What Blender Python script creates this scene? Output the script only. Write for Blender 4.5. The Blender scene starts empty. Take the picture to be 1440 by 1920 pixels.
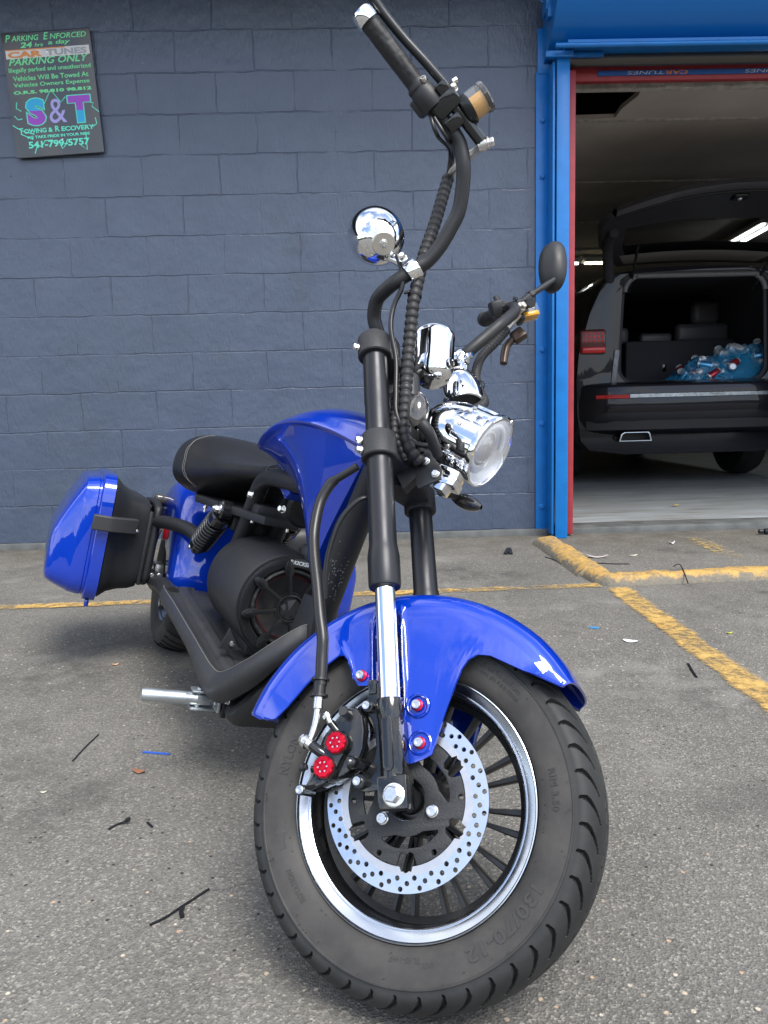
import bpy, bmesh, math, random
from mathutils import Matrix, Vector, noise
import numpy as np
PI = math.pi
R_ = math.radians
sc = bpy.context.scene
col = sc.collection
random.seed(7)

# ---------------------------------------------------------------- camera
cam = bpy.data.cameras.new("camera"); cam.sensor_fit = 'VERTICAL'; cam.sensor_height = 36; cam.lens = 27.0
cam.clip_start = 0.02; cam.clip_end = 600
co = bpy.data.objects.new("camera", cam); col.objects.link(co); sc.camera = co
def cam_basis(p, yaw, roll):
    f = Vector((math.sin(yaw)*math.cos(p), math.cos(yaw)*math.cos(p), -math.sin(p)))
    r = f.cross(Vector((0, 0, 1))).normalized(); u = r.cross(f)
    c, s = math.cos(roll), math.sin(roll)
    return c*r - s*u, s*r + c*u, f
r, u, f = cam_basis(R_(7.59), R_(1.148), R_(1.48))
CAM = Vector((0, 0, .72))
co.matrix_world = Matrix(((r.x, u.x, -f.x, CAM.x), (r.y, u.y, -f.y, CAM.y), (r.z, u.z, -f.z, CAM.z), (0, 0, 0, 1)))

# ---------------------------------------------------------------- world and sun
SUN_EL, SUN_AZ = R_(58), R_(150)          # azimuth measured clockwise from +Y
w = bpy.data.worlds.new("World"); sc.world = w; w.use_nodes = True
nt = w.node_tree; N = nt.nodes; L = nt.links; N.clear()
out = N.new('ShaderNodeOutputWorld'); bg = N.new('ShaderNodeBackground'); bg.inputs[1].default_value = .14
sky = N.new('ShaderNodeTexSky'); sky.sky_type = 'NISHITA'; sky.sun_disc = False
sky.sun_elevation = SUN_EL; sky.sun_rotation = SUN_AZ; sky.dust_density = 1.5
tc = N.new('ShaderNodeTexCoord')
sep = N.new('ShaderNodeSeparateXYZ'); L.new(tc.outputs['Generated'], sep.inputs[0])
mz = N.new('ShaderNodeMath'); mz.operation = 'MAXIMUM'; mz.inputs[1].default_value = 0.0; L.new(sep.outputs[2], mz.inputs[0])
ad = N.new('ShaderNodeMath'); ad.operation = 'ADD'; ad.inputs[1].default_value = .18; L.new(mz.outputs[0], ad.inputs[0])
dx = N.new('ShaderNodeMath'); dx.operation = 'DIVIDE'; L.new(sep.outputs[0], dx.inputs[0]); L.new(ad.outputs[0], dx.inputs[1])
dy = N.new('ShaderNodeMath'); dy.operation = 'DIVIDE'; L.new(sep.outputs[1], dy.inputs[0]); L.new(ad.outputs[0], dy.inputs[1])
cb = N.new('ShaderNodeCombineXYZ'); L.new(dx.outputs[0], cb.inputs[0]); L.new(dy.outputs[0], cb.inputs[1])
n1 = N.new('ShaderNodeTexNoise'); n1.inputs['Scale'].default_value = 1.25; n1.inputs['Detail'].default_value = 12; n1.inputs['Roughness'].default_value = .60
n1.inputs['Distortion'].default_value = .45
L.new(cb.outputs[0], n1.inputs['Vector'])
rp = N.new('ShaderNodeValToRGB'); rp.color_ramp.elements[0].position = .44; rp.color_ramp.elements[1].position = .57
L.new(n1.outputs[0], rp.inputs[0])
mx = N.new('ShaderNodeMix'); mx.data_type = 'RGBA'; L.new(rp.outputs[0], mx.inputs[0]); L.new(sky.outputs[0], mx.inputs[6])
mx.inputs[7].default_value = (6.6, 6.6, 6.7, 1)
L.new(mx.outputs[2], bg.inputs[0]); L.new(bg.outputs[0], out.inputs[0])
sd = bpy.data.lights.new("sun", 'SUN'); sd.energy = 1.9; sd.angle = R_(28); sd.color = (1, .96, .9)
so = bpy.data.objects.new("sun", sd); col.objects.link(so)
dirv = Vector((math.sin(SUN_AZ)*math.cos(SUN_EL), math.cos(SUN_AZ)*math.cos(SUN_EL), math.sin(SUN_EL)))
so.rotation_euler = dirv.to_track_quat('Z', 'Y').to_euler(); so.location = dirv*30
sc.view_settings.view_transform = 'Standard'; sc.view_settings.look = 'None'; sc.view_settings.exposure = 1.22; sc.view_settings.gamma = 1
try:
    sc.cycles.max_bounces = 8; sc.cycles.glossy_bounces = 5; sc.cycles.transmission_bounces = 8; sc.cycles.use_denoising = True
    sc.cycles.caustics_reflective = False; sc.cycles.caustics_refractive = False
except Exception: pass

# ---------------------------------------------------------------- frames
def nz(v): return Vector(v).normalized()
nn = nz((-.3632, -.766, .5303)); uu = Vector((-.00565, .5710, .82093)); uu = (uu - nn*uu.dot(nn)).normalized(); ss = uu.cross(nn)
def frame(x, y, z, o):
    return Matrix(((x.x, y.x, z.x, o[0]), (x.y, y.y, z.y, o[1]), (x.z, y.z, z.z, o[2]), (0, 0, 0, 1)))
FS = frame(ss, -nn, uu, (.0636, .988, .1834))      # steered front end: x forward, y left, z up the fork
mm = nz((-.897, -.367, .249)); bb = nz((.37867, -.92553, 0)); ll = -mm
FB = frame(bb, ll, bb.cross(ll), (-.62, 2.45, -.017))   # bike body: x forward, y left, z up
FW = Matrix.Identity(4)
WM = {}

# ---------------------------------------------------------------- materials
def mat(name, color=(.5, .5, .5), rough=.5, metal=0, coat=0, coat_r=.05, bump=0, bscale=200, rvar=0, rvs=30, spec=.5,
        trans=0, ior=1.45, emit=None, es=0, cvar=0, cvs=8, sheen=0, bdist=.002, alpha=1):
    m = bpy.data.materials.new(name); m.use_nodes = True
    t = m.node_tree; b = t.nodes['Principled BSDF']
    b.inputs['Base Color'].default_value = (*color, 1); b.inputs['Roughness'].default_value = rough
    b.inputs['Metallic'].default_value = metal; b.inputs['Coat Weight'].default_value = coat; b.inputs['Coat Roughness'].default_value = coat_r
    b.inputs['Specular IOR Level'].default_value = spec; b.inputs['Transmission Weight'].default_value = trans; b.inputs['IOR'].default_value = ior
    b.inputs['Alpha'].default_value = alpha
    if emit: b.inputs['Emission Color'].default_value = (*emit, 1); b.inputs['Emission Strength'].default_value = es
    tcn = t.nodes.new('ShaderNodeTexCoord')
    def nz_(scale, det=6):
        q = t.nodes.new('ShaderNodeTexNoise'); q.inputs['Scale'].default_value = scale; q.inputs['Detail'].default_value = det
        t.links.new(tcn.outputs['Object'], q.inputs['Vector']); return q
    if bump:
        q = nz_(bscale); bn = t.nodes.new('ShaderNodeBump'); bn.inputs['Strength'].default_value = bump; bn.inputs['Distance'].default_value = bdist
        t.links.new(q.outputs[0], bn.inputs['Height']); t.links.new(bn.outputs[0], b.inputs['Normal'])
    if rvar:
        q = nz_(rvs); mr = t.nodes.new('ShaderNodeMapRange'); mr.inputs[1].default_value = .3; mr.inputs[2].default_value = .7
        mr.inputs[3].default_value = max(0, rough-rvar); mr.inputs[4].default_value = rough+rvar
        t.links.new(q.outputs[0], mr.inputs[0]); t.links.new(mr.outputs[0], b.inputs['Roughness'])
    if cvar:
        q = nz_(cvs); mr = t.nodes.new('ShaderNodeMapRange'); mr.inputs[1].default_value = .3; mr.inputs[2].default_value = .7
        mr.inputs[3].default_value = 1-cvar; mr.inputs[4].default_value = 1+cvar
        t.links.new(q.outputs[0], mr.inputs[0])
        v = t.nodes.new('ShaderNodeVectorMath'); v.operation = 'SCALE'; v.inputs[0].default_value = color
        t.links.new(mr.outputs[0], v.inputs[3]); t.links.new(v.outputs[0], b.inputs['Base Color'])
    return m
blue = mat('blue_paint', (.0002, .036, .43), .32, .25, coat=1, coat_r=.012, spec=.1, cvar=.06, cvs=400)
chrome = mat('chrome', (.86, .87, .88), .035, 1, rvar=.02, rvs=60)
steelp = mat('polished_rim', (.46, .50, .56), .22, 1, rvar=.06)
discm = mat('disc_steel', (.62, .66, .72), .22, 1, rvar=.06, rvs=90)
discin = mat('disc_matte', (.55, .55, .56), .42, 1, rvar=.1, rvs=120)
zinc = mat('zinc_bolt', (.72, .72, .70), .28, 1, rvar=.08, rvs=200)
nickel = mat('dull_nickel', (.62, .60, .55), .4, 1, bump=.3, bscale=300, bdist=.001)
alub = mat('aluminium_peg', (.52, .56, .58), .38, .9, rvar=.1, bump=.2, bscale=150, bdist=.001)
blackgloss = mat('black_gloss', (.008, .009, .010), .12, 0, coat=.6, coat_r=.06, bump=.25, bscale=260, bdist=.0008)
blacksatin = mat('black_satin', (.012, .013, .014), .3, 0, rvar=.06)
blackano = mat('black_anodised', (.035, .036, .04), .36, .7, rvar=.05)
blue.node_tree.nodes['Principled BSDF'].inputs['Coat IOR'].default_value = 1.75
blackmat = mat('black_powder', (.014, .015, .017), .48, 0, bump=.25, bscale=700, bdist=.0008, rvar=.08)
blackcast = mat('black_cast', (.024, .025, .027), .55, 0, bump=.6, bscale=420, bdist=.0014, rvar=.1)
blackplas = mat('black_plastic', (.018, .019, .021), .46, 0, bump=.2, bscale=900, bdist=.0006, rvar=.08)
greyplas = mat('charcoal_plastic', (.035, .036, .038), .5, 0, bump=.2, bscale=900, bdist=.0006)
rubber = mat('rubber_black', (.016, .016, .017), .52, 0, bump=.2, bscale=300, bdist=.0008, rvar=.1)
leather = mat('seat_leather', (.013, .013, .014), .34, 0, bump=.5, bscale=260, bdist=.0012, rvar=.07, rvs=14)
cable = mat('cable_black', (.014, .014, .015), .3)
dark = mat('dark_cavity', (.004, .004, .005), .6)
redano = mat('red_anodised', (.62, .008, .03), .22, .75)
redpl = mat('red_plastic', (.5, .01, .012), .25, 0, coat=1)
amber = mat('brake_fluid', (.62, .30, .005), .2)
clearp = mat('clear_plastic', (.6, .62, .62), .06, 0, coat=1, alpha=.12)
lensm = mat('headlight_lens', (.9, .92, .95), .02, 0, coat=1, coat_r=.01, alpha=.16)
smoke = mat('smoked_lens', (.05, .045, .04), .08, 0, coat=1)
white = mat('white_print', (.75, .76, .75), .5)
thread = mat('white_stitching', (.15, .15, .145), .6)

def tyre_mat():
    m = mat('tyre_rubber', (.03, .03, .031), .62, bump=.15, bscale=400, bdist=.0006)
    t = m.node_tree; b = t.nodes['Principled BSDF']
    tcn = t.nodes.new('ShaderNodeTexCoord'); s = t.nodes.new('ShaderNodeSeparateXYZ'); t.links.new(tcn.outputs['Object'], s.inputs[0])
    c = t.nodes.new('ShaderNodeCombineXYZ'); t.links.new(s.outputs[0], c.inputs[0]); t.links.new(s.outputs[2], c.inputs[1])
    ln = t.nodes.new('ShaderNodeVectorMath'); ln.operation = 'LENGTH'; t.links.new(c.outputs[0], ln.inputs[0])
    mr = t.nodes.new('ShaderNodeMapRange'); mr.inputs[1].default_value = .208; mr.inputs[2].default_value = .214
    t.links.new(ln.outputs['Value'], mr.inputs[0])
    q = t.nodes.new('ShaderNodeTexNoise'); q.inputs['Scale'].default_value = 14; q.inputs['Detail'].default_value = 8; q.inputs['Roughness'].default_value = .65
    t.links.new(tcn.outputs['Object'], q.inputs['Vector'])
    rr = t.nodes.new('ShaderNodeValToRGB'); e = rr.color_ramp.elements
    e[0].position = .35; e[0].color = (.027, .026, .0255, 1); e[1].position = .70; e[1].color = (.060, .056, .051, 1)
    t.links.new(q.outputs[0], rr.inputs[0])
    mx = t.nodes.new('ShaderNodeMix'); mx.data_type = 'RGBA'; t.links.new(mr.outputs[0], mx.inputs[0]); t.links.new(rr.outputs[0], mx.inputs[6])
    r2 = t.nodes.new('ShaderNodeValToRGB'); e = r2.color_ramp.elements
    e[0].position = .4; e[0].color = (.013, .014, .0145, 1); e[1].position = .75; e[1].color = (.030, .031, .031, 1)
    t.links.new(q.outputs[0], r2.inputs[0]); t.links.new(r2.outputs[0], mx.inputs[7]); t.links.new(mx.outputs[2], b.inputs['Base Color'])
    return m
tyrem = tyre_mat()
def tyre_text_mat(): return mat('tyre_lettering', (.040, .038, .037), .55)
tyretx = tyre_text_mat()

def add_chips(m, scale, lo, hi, color, det=8):
    t = m.node_tree; b = t.nodes['Principled BSDF']; inp = b.inputs['Base Color']
    tcn = t.nodes.new('ShaderNodeTexCoord'); q = t.nodes.new('ShaderNodeTexNoise'); q.inputs['Scale'].default_value = scale; q.inputs['Detail'].default_value = det; q.inputs['Roughness'].default_value = .7
    t.links.new(tcn.outputs['Object'], q.inputs['Vector']); r = t.nodes.new('ShaderNodeMapRange'); r.inputs[1].default_value = lo; r.inputs[2].default_value = hi; t.links.new(q.outputs[0], r.inputs[0])
    x = t.nodes.new('ShaderNodeMix'); x.data_type = 'RGBA'; t.links.new(r.outputs[0], x.inputs[0]); x.inputs[7].default_value = (*color, 1)
    if inp.links: t.links.new(inp.links[0].from_socket, x.inputs[6])
    else: x.inputs[6].default_value = inp.default_value
    t.links.new(x.outputs[2], inp)
# ---------------------------------------------------------------- mesh builder
def catmull(P, k=8):
    P = [Vector(p) for p in P]; o = []
    for i in range(len(P)-1):
        p0 = P[max(i-1, 0)]; p1 = P[i]; p2 = P[i+1]; p3 = P[min(i+2, len(P)-1)]
        for j in range(k):
            t = j/k; o.append(.5*((2*p1)+(p2-p0)*t+(2*p0-5*p1+4*p2-p3)*t*t+(3*p1-p0-3*p2+p3)*t**3))
    o.append(P[-1]); return o
class G:
    def __init__(s): s.v = []; s.f = []; s.mi = []; s.cur = 0
    def add(s, V, F):
        b = len(s.v); s.v += [tuple(p) for p in V]; s.f += [tuple(i+b for i in q) for q in F]; s.mi += [s.cur]*len(F); return s
    def tube(s, P, r, n=16, k=8, caps=True, smooth=True, flat=None):
        Q = catmull(P, k) if smooth and len(P) > 2 else [Vector(p) for p in P]
        m = len(Q); rad = r if callable(r) else (lambda t: r)
        T = [(Q[min(i+1, m-1)]-Q[max(i-1, 0)]).normalized() for i in range(m)]
        a = T[0].orthogonal().normalized(); V = []; F = []
        for i in range(m):
            a = (a-T[i]*a.dot(T[i])).normalized(); b = T[i].cross(a); rr = rad(i/(m-1))
            for j in range(n):
                an = 2*PI*j/n; V.append(Q[i]+(a*math.cos(an)+b*math.sin(an))*rr)
        for i in range(m-1):
            for j in range(n):
                F.append((i*n+j, i*n+(j+1) % n, (i+1)*n+(j+1) % n, (i+1)*n+j))
        if caps: F.append(tuple(reversed(range(n)))); F.append(tuple((m-1)*n+j for j in range(n)))
        return s.add(V, F)
    def lathe(s, prof, o=(0, 0, 0), ax=(0, 1, 0), n=48, a0=0, a1=2*PI, close=False, ref=None):
        o = Vector(o); ax = Vector(ax).normalized(); e = (Vector(ref)-ax*Vector(ref).dot(ax)).normalized() if ref else ax.orthogonal().normalized(); g = ax.cross(e)
        full = abs(a1-a0-2*PI) < 1e-6; nn_ = n if full else n+1; V = []; F = []
        for (r, h) in prof:
            for j in range(nn_):
                a = a0+(a1-a0)*j/n; V.append(o+ax*h+(e*math.cos(a)+g*math.sin(a))*max(r, 1e-5))
        P = len(prof); rng = range(P if close else P-1)
        for i in rng:
            i2 = (i+1) % P
            for j in range(n):
                j2 = (j+1) % nn_
                F.append((i*nn_+j, i*nn_+j2, i2*nn_+j2, i2*nn_+j))
        return s.add(V, F)
    def cyl(s, a, b, r, n=24, bev=0, r2=None):
        a = Vector(a); b = Vector(b); h = (b-a).length; r2 = r if r2 is None else r2
        p = [(0, 0), (r-bev, 0), (r, bev), (r2, h-bev), (r2-bev, h), (0, h)] if bev else [(0, 0), (r, 0), (r2, h), (0, h)]
        return s.lathe(p, a, b-a, n)
    def box(s, c, size, bev=0, X=(1, 0, 0), Y=(0, 1, 0), Z=None, seg=2):
        X = Vector(X).normalized(); Y = Vector(Y); Y = (Y-X*Y.dot(X)).normalized(); Z = X.cross(Y); c = Vector(c)
        bm = bmesh.new(); bmesh.ops.create_cube(bm, size=1)
        for v in bm.verts: v.co = Vector((v.co.x*size[0], v.co.y*size[1], v.co.z*size[2]))
        if bev: bmesh.ops.bevel(bm, geom=bm.edges[:], offset=bev, segments=seg, affect='EDGES', profile=.5)
        bm.verts.ensure_lookup_table()
        V = [c+X*v.co.x+Y*v.co.y+Z*v.co.z for v in bm.verts]; F = [tuple(v.index for v in q.verts) for q in bm.faces]; bm.free()
        return s.add(V, F)
    def hexb(s, c, ax, r, h, rw=None, sock=False):
        c = Vector(c); ax = Vector(ax).normalized()
        if rw: s.lathe([(0, 0), (rw, 0), (rw, .0015), (rw*.9, .0022), (0, .0022)], c, ax, 24); c = c+ax*.0022
        if sock:
            s.lathe([(r, 0), (r, h*.85), (r*.88, h), (r*.55, h), (r*.5, h*.5), (0, h*.5)], c, ax, 24)
        else: s.lathe([(r, 0), (r, h*.85), (r*.85, h), (0, h)], c, ax, 6)
        return s
    def mesh(s, loops, thick, M, bev=0, z0=0, res=3):
        """flat plate with holes: loops of (x,y); first is the outline; extruded along M's z from z0 to z0+thick"""
        cu = bpy.data.curves.new('c', 'CURVE'); cu.dimensions = '2D'; cu.fill_mode = 'BOTH'; cu.extrude = thick/2-bev
        cu.bevel_depth = bev; cu.bevel_resolution = 1; cu.offset = -bev
        for lp in loops:
            sp = cu.splines.new('POLY'); sp.points.add(len(lp)-1)
            for i, p in enumerate(lp): sp.points[i].co = (p[0], p[1], 0, 1)
            sp.use_cyclic_u = True
        o = bpy.data.objects.new('c', cu); me = bpy.data.meshes.new_from_object(o)
        V = [M @ (v.co+Vector((0, 0, z0+thick/2))) for v in me.vertices]; F = [tuple(p.vertices) for p in me.polygons]
        bpy.data.objects.remove(o); bpy.data.curves.remove(cu); bpy.data.meshes.remove(me)
        return s.add(V, F)
    def text(s, txt, M, w=None, h=None, thick=.0005, bold=0, shear=0, fn=None, align='CENTER', sp=1.0):
        cu = bpy.data.curves.new('t', 'FONT'); cu.body = txt; cu.extrude = thick/2 if not fn else .02; cu.offset = bold; cu.shear = shear; cu.space_character = sp
        cu.align_x = align; cu.align_y = 'CENTER'; cu.resolution_u = 3
        o = bpy.data.objects.new('t', cu); me = bpy.data.meshes.new_from_object(o)
        xs = [v.co.x for v in me.vertices]; ys = [v.co.y for v in me.vertices]
        if not xs: return s
        cx, cy = (min(xs)+max(xs))/2, (min(ys)+max(ys))/2; W, H = max(xs)-min(xs), max(ys)-min(ys)
        sx = w/W if w else None; sy = h/H if h else None
        sx = sx or sy; sy = sy or sx
        V = []
        for v in me.vertices:
            p = Vector(((v.co.x-cx)*sx, (v.co.y-cy)*sy, v.co.z))
            V.append(fn(p) if fn else M @ p)
        F = [tuple(p.vertices) for p in me.polygons]
        bpy.data.objects.remove(o); bpy.data.curves.remove(cu); bpy.data.meshes.remove(me)
        return s.add(V, F)
    def grid(s, rows, closeu=False, closev=False):
        a = len(rows); b = len(rows[0]); V = [p for r in rows for p in r]; F = []
        for i in range(a if closeu else a-1):
            for j in range(b if closev else b-1):
                F.append((i*b+j, i*b+(j+1) % b, ((i+1) % a)*b+(j+1) % b, ((i+1) % a)*b+j))
        return s.add(V, F)
    def build(s, name, mats, parent=None, fr=None, sharp=38, label=None, flat=False):
        me = bpy.data.meshes.new(name); me.from_pydata([tuple(p) for p in s.v], [], s.f); me.validate()
        for m in (mats if isinstance(mats, (list, tuple)) else [mats]): me.materials.append(m)
        if isinstance(mats, (list, tuple)) and len(me.polygons) == len(s.mi): me.polygons.foreach_set('material_index', s.mi)
        bm = bmesh.new(); bm.from_mesh(me); bmesh.ops.remove_doubles(bm, verts=bm.verts, dist=2e-5)
        bmesh.ops.recalc_face_normals(bm, faces=bm.faces); bm.to_mesh(me); bm.free()
        if not flat:
            me.shade_smooth()
            me.set_sharp_from_angle(angle=R_(sharp))
        o = bpy.data.objects.new(name, me); col.objects.link(o); place(o, parent, fr)
        if label: o['label'] = label
        return o
def place(o, parent, fr):
    if fr is None: fr = WM[parent] if parent else FW
    WM[o] = fr
    if parent: o.parent = parent; o.matrix_basis = WM[parent].inverted() @ fr
    else: o.matrix_basis = fr
def tag(o, label, cat, group=None):
    o['label'] = label; o['category'] = cat
    if group: o['group'] = group
    return o
def thing(name, loc, label, cat, group=None, rz=0):
    o = bpy.data.objects.new(name, None); col.objects.link(o); o.empty_display_size = .1
    place(o, None, Matrix.Translation(Vector(loc)) @ Matrix.Rotation(rz, 4, 'Z')); return tag(o, label, cat, group)
def T(x, y, z): return Matrix.Translation((x, y, z))
def circ(cx, cy, r, n=16, a0=0): return [(cx+r*math.cos(a0+2*PI*i/n), cy+r*math.sin(a0+2*PI*i/n)) for i in range(n)]
def rrect(cx, cy, w, h, r, n=5):
    o = []
    for (qx, qy, a) in ((1, 1, 0), (-1, 1, 90), (-1, -1, 180), (1, -1, 270)):
        for i in range(n+1):
            t = R_(a+90*i/n); o.append((cx+qx*(w/2-r)+r*math.cos(t), cy+qy*(h/2-r)+r*math.sin(t)))
    return o
NEAR = Matrix(((1, 0, 0, 0), (0, 0, -1, 0), (0, 1, 0, 0), (0, 0, 0, 1)))   # plate XY -> (x,z), thickness towards -y
def sstep(a, b, x):
    t = min(1, max(0, (x-a)/(b-a))); return t*t*(3-2*t)
def interp(x, xs, ys):
    return float(np.interp(x, xs, ys))

# ================================================================ SETTING
def gz(y): return .0101*(min(4.2, max(y, -6))-4.2)
def asphalt():
    m = bpy.data.materials.new('asphalt'); m.use_nodes = True; t = m.node_tree; b = t.nodes['Principled BSDF']; NN = t.nodes.new; LL = t.links.new
    tcn = NN('ShaderNodeTexCoord'); P = tcn.outputs['Object']
    def noise_(s, d=6, ro=.55): q = NN('ShaderNodeTexNoise'); q.inputs['Scale'].default_value = s; q.inputs['Detail'].default_value = d; q.inputs['Roughness'].default_value = ro; LL(P, q.inputs['Vector']); return q
    def vor(s, dist=1): q = NN('ShaderNodeTexVoronoi'); q.inputs['Scale'].default_value = s; LL(P, q.inputs['Vector']); return q
    def ramp(src, pts):
        r = NN('ShaderNodeValToRGB'); e = r.color_ramp.elements
        while len(e) < len(pts): e.new(.5)
        for i, (p, c) in enumerate(pts): e[i].position = p; e[i].color = (*c, 1) if len(c) == 3 else c
        LL(src, r.inputs[0]); return r
    def mixc(fac, a, c, mode='MIX', f=None):
        q = NN('ShaderNodeMix'); q.data_type = 'RGBA'; q.blend_type = mode
        if fac is None: q.inputs[0].default_value = f
        else: LL(fac, q.inputs[0])
        for s, v in ((6, a), (7, c)):
            if isinstance(v, tuple): q.inputs[s].default_value = (*v, 1)
            else: LL(v, q.inputs[s])
        return q
    g = lambda x: (x*.95, x*.905, x*.81)
    base = ramp(noise_(2.2, 8, .6).outputs[0], [(.3, g(.108)), (.5, g(.145)), (.7, g(.178))])
    v1 = vor(290); s1 = NN('ShaderNodeSeparateColor'); LL(v1.outputs['Color'], s1.inputs[0])
    c1 = ramp(s1.outputs[0], [(0, g(.02)), (.20, g(.085)), (.60, g(.16)), (.86, g(.235)), (.97, (.46, .43, .37))])
    fa = mixc(None, base.outputs[0], c1.outputs[0], f=.38)
    # sparse pale chips
    v2 = vor(64); s2 = NN('ShaderNodeSeparateColor'); LL(v2.outputs['Color'], s2.inputs[0])
    k1 = ramp(s2.outputs[1], [(.80, (0, 0, 0)), (.83, (1, 1, 1))]); k2 = ramp(v2.outputs['Distance'], [(.16, (1, 1, 1)), (.24, (0, 0, 0))])
    ch = NN('ShaderNodeMath'); ch.operation = 'MULTIPLY'; LL(k1.outputs[0], ch.inputs[0]); LL(k2.outputs[0], ch.inputs[1])
    chc = ramp(s2.outputs[2], [(.0, (.03, .03, .03)), (.42, (.05, .045, .045)), (.5, (.42, .39, .33)), (.8, (.5, .46, .36)), (1, (.40, .27, .17))])
    fb = mixc(ch.outputs[0], fa.outputs[2], chc.outputs[0])
    # stains and pale scuffs
    st = ramp(noise_(1.7, 5, .5).outputs[0], [(.52, (0, 0, 0)), (.64, (1, 1, 1))]); st2 = ramp(noise_(9, 6, .7).outputs[0], [(.40, (0, 0, 0)), (.66, (1, 1, 1))])
    sm = NN('ShaderNodeMath'); sm.operation = 'MULTIPLY'; LL(st.outputs[0], sm.inputs[0]); LL(st2.outputs[0], sm.inputs[1])
    sm2 = NN('ShaderNodeMath'); sm2.operation = 'MULTIPLY'; sm2.inputs[1].default_value = .85; LL(sm.outputs[0], sm2.inputs[0])
    fc = mixc(sm2.outputs[0], fb.outputs[2], (.055, .052, .048))
    mp = NN('ShaderNodeMapping'); mp.inputs['Location'].default_value = (13, 7, 0); LL(P, mp.inputs[0])
    q = NN('ShaderNodeTexNoise'); q.inputs['Scale'].default_value = 1.3; q.inputs['Detail'].default_value = 9; q.inputs['Roughness'].default_value = .68; LL(mp.outputs[0], q.inputs['Vector'])
    pf = ramp(q.outputs[0], [(.56, (0, 0, 0)), (.70, (.8, .8, .8))])
    fd = mixc(pf.outputs[0], fc.outputs[2], (.27, .262, .238))
    sxy = NN('ShaderNodeSeparateXYZ'); LL(P, sxy.inputs[0]); yr = NN('ShaderNodeMapRange'); yr.inputs[1].default_value = 3.55; yr.inputs[2].default_value = 4.2; LL(sxy.outputs[1], yr.inputs[0])
    gn = NN('ShaderNodeMapRange'); gn.inputs[1].default_value = .36; gn.inputs[2].default_value = .62; LL(noise_(7, 9, .72).outputs[0], gn.inputs[0]); gm = NN('ShaderNodeMath'); gm.operation = 'MULTIPLY'; LL(yr.outputs[0], gm.inputs[0]); LL(gn.outputs[0], gm.inputs[1])
    fe = mixc(gm.outputs[0], fd.outputs[2], (.085, .075, .058))
    # a few fine cracks
    vc = NN('ShaderNodeTexVoronoi'); vc.feature = 'DISTANCE_TO_EDGE'; vc.inputs['Scale'].default_value = .42; wv = NN('ShaderNodeVectorMath'); wv.operation = 'ADD'; LL(P, wv.inputs[0]); wsc = NN('ShaderNodeVectorMath'); wsc.operation = 'SCALE'; wsc.inputs[3].default_value = .35; LL(noise_(2.6, 8, .6).outputs['Color'], wsc.inputs[0]); LL(wsc.outputs[0], wv.inputs[1]); LL(wv.outputs[0], vc.inputs['Vector'])
    cr = NN('ShaderNodeMapRange'); cr.inputs[1].default_value = .0; cr.inputs[2].default_value = .0022; cr.inputs[3].default_value = .22; cr.inputs[4].default_value = 0; LL(vc.outputs['Distance'], cr.inputs[0])
    ff = mixc(cr.outputs[0], fe.outputs[2], (.04, .037, .032))
    LL(ff.outputs[2], b.inputs['Base Color'])
    b.inputs['Roughness'].default_value = .82; b.inputs['Specular IOR Level'].default_value = .35
    h1 = NN('ShaderNodeMath'); h1.operation = 'MULTIPLY'; h1.inputs[1].default_value = 1.0; LL(v1.outputs['Distance'], h1.inputs[0])
    h2 = NN('ShaderNodeMath'); h2.operation = 'ADD'; LL(h1.outputs[0], h2.inputs[0]); LL(noise_(110, 8, .7).outputs[0], h2.inputs[1])
    bn = NN('ShaderNodeBump'); bn.inputs['Strength'].default_value = .6; bn.inputs['Distance'].default_value = .0024; LL(h2.outputs[0], bn.inputs['Height']); LL(bn.outputs[0], b.inputs['Normal'])
    return m
asph = asphalt()
ys = [-90, -40, -15, -6, 0, 4.2, 12, 40]; xs = [-90, -30, -10, 0, 10, 30, 90]
g = G(); g.grid([[(x, y, gz(y)) for x in xs] for y in ys]); gr = g.build('ground', asph, flat=True); gr['kind'] = 'structure'

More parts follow.
